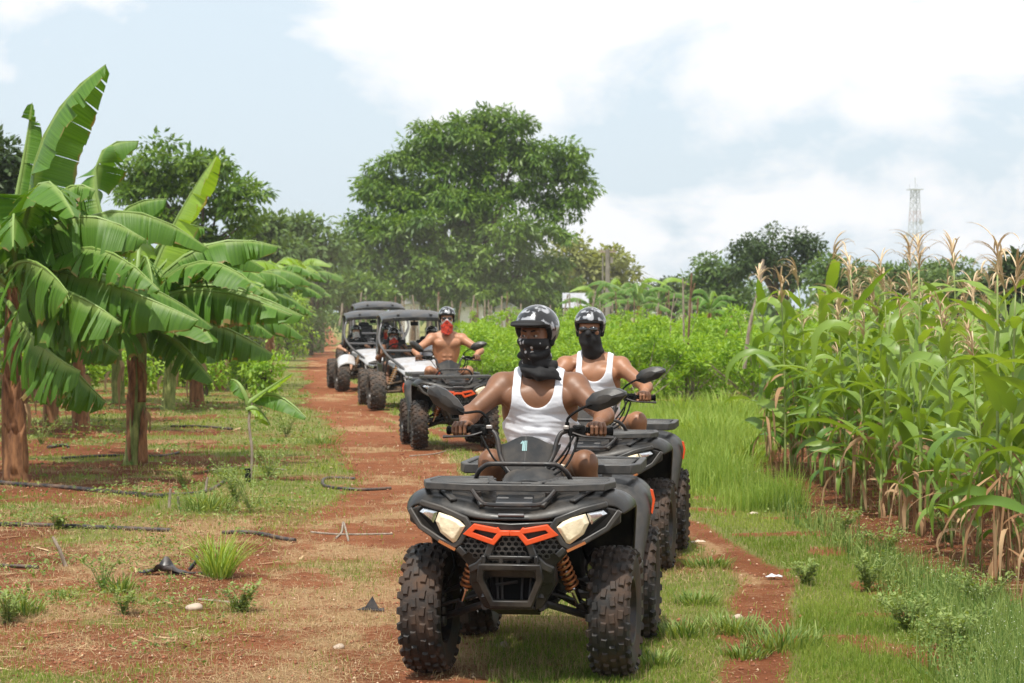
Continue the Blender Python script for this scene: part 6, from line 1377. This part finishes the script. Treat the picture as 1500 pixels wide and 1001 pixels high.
shed(601, 446, 1.05, .5, 127, 'white shed glimpsed under the huge tree, left of the shirtless rider'); shed(691, 450, 1.3, .6, 126, 'white shed just right of the shirtless rider under the tree'); shed(742, 452, 1.3, .4, 127, 'low white shed behind the poles, left of the first rider')
P_ = at(890, 458, 112); u = empty('utility_pole', (P_.x, 112, 0), 0, 'grey utility pole with a crossarm rising above the distant bananas', 'utility pole')
MB().tube([(0, 0, -.2), (0, 0, 4.85)], [.15, .11], 8).build('pole', M['concrete'], u); MB().box((.0, 0, 4.72), (.9, .1, .1)).tube([(-.3, 0, 4.7), (-.3, 0, 4.9)], .04).tube([(.3, 0, 4.7), (.3, 0, 4.9)], .04).build('crossarm', M['stake'], u); MB().box((.2, -.1, 4.3), (.14, .1, .3)).tube([(-.24, 0, 2.0), (-.24, 0, 4.5)], .04, 6).build('conduit', M['concrete'], u)
P2 = at(1020, 430, 150)
wi = MB(); a0 = P_+Vector((0, 0, 0))
for dz in (4.75, 4.55): wi.tube(sm([(P_.x, 112, dz), ((P_.x+P2.x)/2, 131, dz-1.1), (P2.x, 150, dz-1.6)], 8), .006, 4)
tag(wi.build('power_line', M['wire']), 'thin wires running right from the utility pole', 'wire')
# lattice tower
YT = 640; T0 = at(1340, 458, YT); H_ = 36.5; tw = empty('lattice_tower', (T0.x, YT, 0), R_(20), 'tall haze-paled lattice telecom tower on the right horizon', 'tower')
def hw(z): return 2.35*(1-z/H_)+.85*(z/H_)
secs = 12
for k in range(secs):
    z0, z1 = H_*k/secs, H_*(k+1)/secs; mb = MB(); c = [(-1, -1), (1, -1), (1, 1), (-1, 1)]
    for i in range(4):
        a, b = c[i], c[(i+1) % 4]; p = lambda q, z: (q[0]*hw(z), q[1]*hw(z), z)
        mb.tube([p(a, z0), p(a, z1)], .13, 4).tube([p(a, z0), p(b, z1)], .07, 4).tube([p(b, z0), p(a, z1)], .07, 4).tube([p(a, z1), p(b, z1)], .07, 4)
    mb.build('lattice_section', M['tower_w' if k % 3 else 'tower_r'], tw, smooth=None)
MB().box((0, 0, H_+.1), (3.6, 3.6, .25)).tube([(0, 0, H_), (0, 0, H_+3.6)], .12, 5).tube([(1.2, 1, H_), (1.2, 1, H_+2)], .1, 5).tube([(-1.2, 1, H_), (-1.2, 1, H_+1.6)], .1, 5).build('platform', M['tower_w'], tw, smooth=None)
for z, s in ((24, -1), (16.5, 1), (27.5, 1), (20, 1)):
    MB().lathe([(.001, -.2), (.75, -.1), (.8, .25)], 14, (s*(hw(z)+.8), 0, z), axis='y').tube([(s*hw(z), 0, z), (s*(hw(z)+.8), 0, z)], .08, 4).build('antenna_dish', M['tower_w'], tw)

# ================================================================ things lying on the ground
M['hose'] = mat('black_hose_plastic', (.022, .022, .025), .45, dirt=.8, dscale=12, dcol=(.26, .16, .10)); M['blackplastic'] = mat('black_film', (.012, .012, .013), .35, dirt=.4, dscale=20, dcol=(.2, .13, .1))
def hose(px, label, r=.016, nm='irrigation_hose', m_='hose', group='black drip hoses on the soil'):
    g = [gpt(*p) for p in px]; P = [Vector((x, y, hz(x, y)+r*.8)) for x, y in g]; return tag(MB().tube(sm(P, 6), r, 8).build(nm, M[m_], None, smooth=60), label, 'hose' if nm.endswith('hose') else 'stick', group)
hose([(-60, 704), (20, 711), (90, 716), (170, 724), (240, 730)], 'black hose running right from the foot of the thick brown banana stem', .022)
hose([(-60, 770), (60, 772), (150, 776), (250, 779)], 'straight black hose halfway up the left field, ending by a short peg', .018); hose([(-80, 829), (0, 830), (55, 832)], 'short black hose end nearest the viewer at the left edge', .013)
hose([(240, 726), (300, 722), (330, 705)], 'black hose end beside the young banana plant', .015); hose([(325, 783), (370, 782), (415, 790), (432, 792)], 'broken black hose piece right of the tall grass clump', .016)
hose([(572, 716), (540, 718), (500, 718), (478, 714), (472, 708), (480, 702), (520, 702)], 'curled grey black hose at the left edge of the path', .016); hose([(90, 672), (160, 668), (230, 668), (262, 664)], 'black hose behind the two nearest banana stems', .016)
hose([(250, 626), (300, 627), (340, 631)], 'far black hose between the banana rows', .018); hose([(70, 656), (95, 653), (100, 655)], 'short grey hose piece right of the thick brown stem', .02)
hose([(940, 600), (1000, 597), (1060, 599), (1110, 596)], 'long grey hose along the foot of the shrub field', .035)
def stick(px, label, r=.008): return hose(px, label, r, 'fallen_stick', 'stake', 'sticks lying on the ground')
stick([(455, 780), (500, 783), (575, 783)], 'long thin stick on the left side of the path'); stick([(492, 788), (500, 780), (503, 766), (510, 792)], 'forked stick crossing the long thin one'); stick([(0, 870), (30, 884), (55, 898)], 'pale stick near the lower left corner'); stick([(345, 886), (330, 886), (290, 884)], 'pale stick piece lying in the straw'); stick([(300, 690), (360, 682), (420, 690)], 'dry stalk under the young banana plant')
stick([(600, 668), (640, 664), (668, 655)], 'dark stick on the path before the third quad bike')
for px, py, L_, a, lb in ((98, 830, .20, -.28, 'pale broken stake stuck in the soil, left field'), (247, 745, .17, .05, 'short wooden peg at the end of the straight hose'), (262, 748, .12, -.05, 'small peg beside the short wooden one'), (300, 720, .14, .1, 'thin white peg left of the young banana plant')):
    x, y = gpt(px, py); tag(MB().tube([(0, 0, -.03), (a*L_, 0, L_*.6), (a*L_*1.8, 0, L_)], [.014, .013, .010], 7).build('wooden_peg', M['stake']), lb, 'peg', 'wooden pegs in the left field').location = (x, y, hz(x, y))
def scrap(px, py, size, m_, label, nm, cat, seed, hgt=.05, flat=False):
    x, y = gpt(px, py); r = np.random.default_rng(seed); n = 9; rows = []
    for i in range(n):
        rows.append([((i/(n-1)-.5)*size[0]*(1+.15*r.normal()), (j/6-.5)*size[1]*(1+.3*r.normal()), .012+(abs(r.normal(0, hgt)) if not flat else .004)*math.sin(PI*i/(n-1))*math.sin(PI*(j+.5)/7)) for j in range(7)])
    o = MB().grid(rows).build(nm, M[m_], None, smooth=60, sub=1, solid=.003); o.location = (x, y, hz(x, y)+.004); o.rotation_euler = (0, 0, r.uniform(-.3, .3)); return tag(o, label, cat)
scrap(238, 842, (.26, .16), 'blackplastic', 'crumpled black plastic scrap with a long tail, beside the tall grass clump', 'plastic_scrap', 'litter', 3, .07)
x, y = gpt(262, 843); tag(MB().tube(sm([(-.05, 0, .02), (.08, 0, .012), (.18, .02, .012)]), .008).tube(sm([(.05, .1, .02), (.09, .1, .07), (.10, .12, .11)]), .012).build('plastic_strip', M['blackplastic']), 'thin black plastic strip trailing from the crumpled scrap', 'litter').location = (x, y, hz(x, y))
x, y = gpt(545, 897); mb = MB(); mb.add([(-.05, 0, .01), (.04, -.01, .008), (.0, .02, .085), (.03, .05, .02)], [(0, 1, 2), (1, 3, 2), (3, 0, 2)]); mb.add([(-.09, .0, .01), (-.03, .02, .03), (-.02, -.02, .01), (.07, -.01, .005), (.065, .02, .02)], [(0, 2, 1), (2, 3, 4)]); tag(mb.build('plastic_scrap', M['blackplastic'], None, solid=.004, smooth=None), 'small pointed black scrap on the path left of the front wheel', 'litter').location = (x, y, hz(x, y)+.004)
M['paper'] = mat('white_litter', (.72, .75, .80), .6); M['card'] = mat('beige_card', (.60, .50, .38), .8)
scrap(1135, 846, (.105, .06), 'paper', 'small white litter piece on the grass right of the rut', 'paper_litter', 'litter', 5, .02); scrap(1023, 797, (.10, .05), 'card', 'small beige card piece at the edge of the right rut', 'paper_litter', 'litter', 6, .015); scrap(1105, 757, (.07, .05), 'card', 'tiny pale scrap on the grass above the right rut', 'paper_litter', 'litter', 8, .015)
# stones
M['stone'] = mat('pale_stone', (.45, .36, .28), .9, vary=.3, vscale=8, bump=.6, bscale=20)
for i, (px, py, r) in enumerate(((283, 898, .05), (735, 950, .035), (495, 950, .03), (1080, 905, .03), (985, 760, .03))):
    x, y = gpt(px, py); g = Field((-.09,)*3, (.09,)*3, .006).apply([ell((0, 0, 0), (r, r*.7, r*.45), .02), ell((r*.4, .01, .005), (r*.5, r*.5, r*.4), .02)]); o = link('stone', g.mesh('stone'), M['stone']); o.location = (x, y, hz(x, y)+r*.2)
    tag(o, ('pale stone in the straw, lower left', 'pale stone under the front of the nearest quad bike', 'small stone on the left dirt track', 'small stone in the right rut', 'small stone where the right rut passes the rear wheel')[i], 'stone', 'small stones on the ground')
# ---------------------------------------------------------------- clumps and single weeds
def clump_np(n, R, H, w, seed, lean=.5):
    r = np.random.default_rng(seed); g = []
    for i in range(n):
        a = r.uniform(0, 2*PI); q = R*r.uniform(0, 1)**.7; v, f = ribbon_leaf((q*math.cos(a), q*math.sin(a), -.01), a+r.normal(0, .5), H*r.uniform(.5, 1.15), w, r.uniform(.85, 1.5), r.uniform(.8, 3.5)*lean/H*.5, r, 6); v[:, 2] = np.maximum(v[:, 2], 0); g.append((v, f, r.uniform(0, 1)))
    return gather(g)
def clump(px, py, n, R, H, w, label, seed, m_='weed', group='grass clumps standing in the soil'):
    x, y = gpt(px, py); V, Fq, T = clump_np(n, R, H, w, seed); me = mesh_np('grass_clump', V, Fq, dict(tint=T), smooth=True); me.materials.append(M[m_]); o = link('grass_clump', me); o.location = (x, y, hz(x, y)); return tag(o, label, 'grass clump', group)
clump(318, 848, 170, .09, .36, .0035, 'tall grass clump beside the crumpled black plastic', 1, 'tallgrass'); clump(300, 750, 160, .25, .22, .004, 'wide green tuft behind the tall grass clump', 2); clump(350, 895, 60, .06, .13, .002, 'small dark tuft below the tall grass clump', 3)
for i, (px, py, n, R, H, lb) in enumerate(((1038, 832, 200, .16, .10, 'round tuft between the ruts nearest the beige card'), (1075, 925, 260, .20, .12, 'dark tuft at the left edge of the right rut'), (1000, 935, 220, .18, .11, 'tuft just right of the front wheel'), (1020, 890, 180, .14, .10, 'small tuft above the dark one, between the ruts'), (960, 975, 160, .13, .09, 'low tuft at the bottom edge by the front tyre'), (1090, 960, 140, .12, .09, 'thin tuft by the rut at the bottom edge'),
    (470, 650, 160, .3, .16, 'tuft on the left edge of the path by the young banana'), (1150, 950, 200, .2, .16, 'bushy tuft right of the rut near the bottom edge'), (30, 905, 120, .12, .14, 'green tuft at the lower left corner'), (175, 870, 90, .1, .14, 'thin weedy tuft in the straw, lower left'), (90, 880, 60, .1, .07, 'tiny tuft in the straw near the pale stick'))):
    clump(px, py, n, R, H, .0035, lb, 10+i)
for i, (px, py, n, R, H, lb) in enumerate(((1005, 640, 260, .3, .42, 'tall pale grass clump just right of the second quad bike'), (1045, 655, 300, .35, .45, 'tall pale grass clump in the middle of the bright bank'), (1085, 640, 260, .3, .42, 'tall grass clump against the left end of the corn'), (1020, 690, 300, .3, .34, 'bushy grass clump low on the bright bank'), (1065, 700, 280, .3, .34, 'grass clump at the foot of the bright bank'), (1100, 680, 200, .25, .36, 'grass clump by the red soil below the corn'), (1000, 610, 240, .35, .45, 'arching grass clump beyond the second quad bike'), (1060, 612, 300, .45, .5, 'arching bright grass clump before the shrub field'))):
    clump(px, py, n, R, H, .006, lb, 60+i, 'tallgrass', 'tall grass clumps on the bank')
def herb(px, py, H, n, label, seed, leaf=.035):
    x, y = gpt(px, py); r = np.random.default_rng(seed); h = empty('weed_plant', (x, y, hz(x, y)), 0, label, 'weed', 'leafy weeds growing in the left field'); mb = MB(); C = []
    for i in range(n):
        a = r.uniform(0, 2*PI); s = r.uniform(.3, .9); P = [(0, 0, -.01), (math.cos(a)*H*s*.4, math.sin(a)*H*s*.4, H*.5), (math.cos(a)*H*s, math.sin(a)*H*s, H*r.uniform(.7, 1.05))]; mb.tube(P, [.004, .003, .0015], 5)
        for t in np.linspace(.08, 1, 10): C.append((np.array(P[1])*(t*2) if t < .5 else np.array(P[1])+(np.array(P[2])-np.array(P[1]))*(t*2-1)))
    C = np.array(C); m = len(C)*5; pos = np.repeat(C, 5, 0)+r.normal(0, .012, (m, 3)); a = r.normal(0, 1, (m, 3)); a[:, 2] = np.abs(a[:, 2])*.4; a /= np.linalg.norm(a, axis=1)[:, None]; s = np.cross(a, (0, 0, 1.)); s /= np.linalg.norm(s, axis=1)[:, None]; l = leaf*r.uniform(.5, 1.2, m)[:, None]
    V = np.stack([pos, pos+a*l*.5+s*l*.28, pos+a*l, pos+a*l*.5-s*l*.28], 1).reshape(-1, 3); V[:, 2] = np.maximum(V[:, 2], .002); me = mesh_np('foliage', V, np.arange(m*4).reshape(-1, 4), dict(tint=np.repeat(r.uniform(.4, 1, m), 4))); me.materials.append(M['weed']); link('foliage', me, None, h); mb.build('stem', M['stalk'], h); return h
for i, (px, py, H, n, lb) in enumerate(((368, 752, .50, 9, 'tall thin weed with reddish stem below the young banana'), (395, 700, .42, 12, 'leafy weed right of the young banana stem'), (345, 735, .30, 12, 'bushy weed just left of the tall thin one'), (150, 868, .26, 7, 'thin weed standing in the straw, lower left'), (85, 775, .12, 8, 'small weed growing beside the straight hose'), (10, 915, .22, 10, 'bluish green weed in the lower left corner'), (180, 905, .14, 6, 'low weed near the pale stone'), (352, 898, .16, 8, 'small weed between the tall clump and the path'), (420, 640, .40, 12, 'leafy weed on the left bank near the path'), (60, 650, .35, 10, 'weed behind the thick brown banana stem'), (270, 715, .25, 9, 'weed beside the hose end'), (1270, 870, .22, 10, 'dark green weed in the grassy verge below the corn'), (1390, 800, .28, 12, 'pale weed at the soil edge below the corn'), (1330, 930, .2, 12, 'broad weed in the verge, lower right'), (1440, 905, .26, 14, 'pale weed near the right edge of the verge'), (1230, 790, .2, 12, 'weed at the tip of the red soil strip'), (1180, 860, .14, 10, 'low weed right of the white litter'), (1300, 820, .24, 14, 'flowering weed in the middle of the verge'), (1400, 960, .22, 14, 'leafy weed in the bottom right corner'))):
    herb(px, py, H, n, lb, 300+i)

# ================================================================ sky, sun, camera
SUN_EL, SUN_AZ = R_(66), R_(200)   # azimuth measured from +Y clockwise (toward +X)
sdir = Vector((math.sin(SUN_AZ)*math.cos(SUN_EL), math.cos(SUN_AZ)*math.cos(SUN_EL), math.sin(SUN_EL)))
L = bpy.data.lights.new('sun', 'SUN'); L.energy = 4.8; L.angle = R_(1.2); L.color = (1, .95, .86); lo = bpy.data.objects.new('sun', L); COL.objects.link(lo); lo.rotation_euler = sdir.to_track_quat('Z', 'Y').to_euler()
wd_ = bpy.data.worlds.new('World'); scene.world = wd_; wd_.use_nodes = True; ns, ls = wd_.node_tree.nodes, wd_.node_tree.links; bg = ns['Background']
sk = ns.new('ShaderNodeTexSky'); sk.sky_type = 'NISHITA'; sk.sun_disc = False; sk.sun_elevation = SUN_EL; sk.sun_rotation = SUN_AZ; sk.air_density = 1.; sk.dust_density = 3.; sk.ozone_density = 1.5
tc = ns.new('ShaderNodeTexCoord'); mp = ns.new('ShaderNodeMapping'); mp.inputs['Scale'].default_value = (1, 1, 1.6); mp.inputs['Location'].default_value = (.31, .1, .42); ls.new(tc.outputs['Generated'], mp.inputs[0])
n1 = N(ns, 'ShaderNodeTexNoise', Scale=8.5, Detail=10., Roughness=.55, Distortion=.25); ls.new(mp.outputs[0], n1.inputs['Vector'])
n2 = N(ns, 'ShaderNodeTexNoise', Scale=2.0, Detail=4., Roughness=.5); ls.new(mp.outputs[0], n2.inputs['Vector'])
sxyz = ns.new('ShaderNodeSeparateXYZ'); ls.new(tc.outputs['Generated'], sxyz.inputs[0])
xr = ramp(ns, ls, sxyz.outputs[0], [(.0, 1.), (1., 1.)])
def math_(op, a, b):
    n = ns.new('ShaderNodeMath'); n.operation = op
    for i, v in enumerate((a, b)):
        if isinstance(v, (int, float)): n.inputs[i].default_value = v
        else: ls.new(v, n.inputs[i])
    return n.outputs[0]
# cloud banks sit to the right of the view and higher up
bias = math_('ADD', math_('MULTIPLY', math_('MINIMUM', math_('MAXIMUM', math_('ADD', sxyz.outputs[0], .05), -.10), .06), .8), math_('ADD', math_('MULTIPLY', math_('MINIMUM', sxyz.outputs[2], .14), 1.25), -.055))
den = math_('ADD', math_('ADD', math_('MULTIPLY', n1.outputs[0], .75), math_('MULTIPLY', n2.outputs[0], .35)), bias)
cm = ramp(ns, ls, den, [(.585, 0.), (.66, 1.)])
haze = mixrgb(ns, ls, .72, sk.outputs[0], (9.4, 10.9, 12.0, 1))
cl = mixrgb(ns, ls, cm, haze, (10.6, 10.7, 10.9, 1))
ls.new(cl, bg.inputs[0]); bg.inputs[1].default_value = .10
cd = bpy.data.cameras.new('camera'); cam = bpy.data.objects.new('camera', cd); COL.objects.link(cam); scene.camera = cam
cam.location = (0, 0, EYE); cam.rotation_euler = (math.radians(90)-math.atan((500.5-HY)/F), 0, 0); cd.sensor_width = 36; cd.lens = F/1500*36; cd.clip_end = 12000; cd.clip_start = .1
cd.dof.use_dof = True; cd.dof.focus_distance = 10.8; cd.dof.aperture_fstop = 9.0
scene.view_settings.view_transform = 'Standard'; scene.view_settings.look = 'None'; scene.view_settings.gamma = 1; scene.view_settings.exposure = 0
scene.cycles.use_denoising = True; scene.cycles.max_bounces = 8; scene.cycles.transparent_max_bounces = 8

# ---------------------------------------------------------------- the air
def vol_mat(name, col, dens, aniso=.2):
    m = bpy.data.materials.new(name); ns, ls = nodes(m); ns.remove(ns['Principled BSDF']); v = ns.new('ShaderNodeVolumePrincipled'); v.inputs['Color'].default_value = (*col, 1); v.inputs['Density'].default_value = dens; v.inputs['Anisotropy'].default_value = aniso; ls.new(v.outputs[0], ns['Material Output'].inputs['Volume']); return m
du = [ell((0, 0, 1.4), (3.6, 6, 2.2), .8), ell((4.2, 3, 2.2), (4.6, 6, 2.6), .8), ell((-2.5, 6, 3.0), (3., 5, 2.4), .8), ell((8.5, 5, 1.6), (3.4, 5, 1.8), .8)]
do = link('dust_cloud', Field((-8, -8, -1.5), (14, 14, 7.), .4).apply(du).mesh('dust_cloud', 3), vol_mat('brown_dust', (.98, .86, .68), .0045)); do.location = (-5.6, 76, .1); tag(do, 'faint brown dust hanging over the path behind the last buggy', kind='stuff')
HZ = MB().box((60, 350, 24), (520, 760, 52)); hzo = HZ.build('haze', vol_mat('thin_haze', (.93, .96, 1.), .0003), None, smooth=None); tag(hzo, 'thin pale haze', kind='stuff')
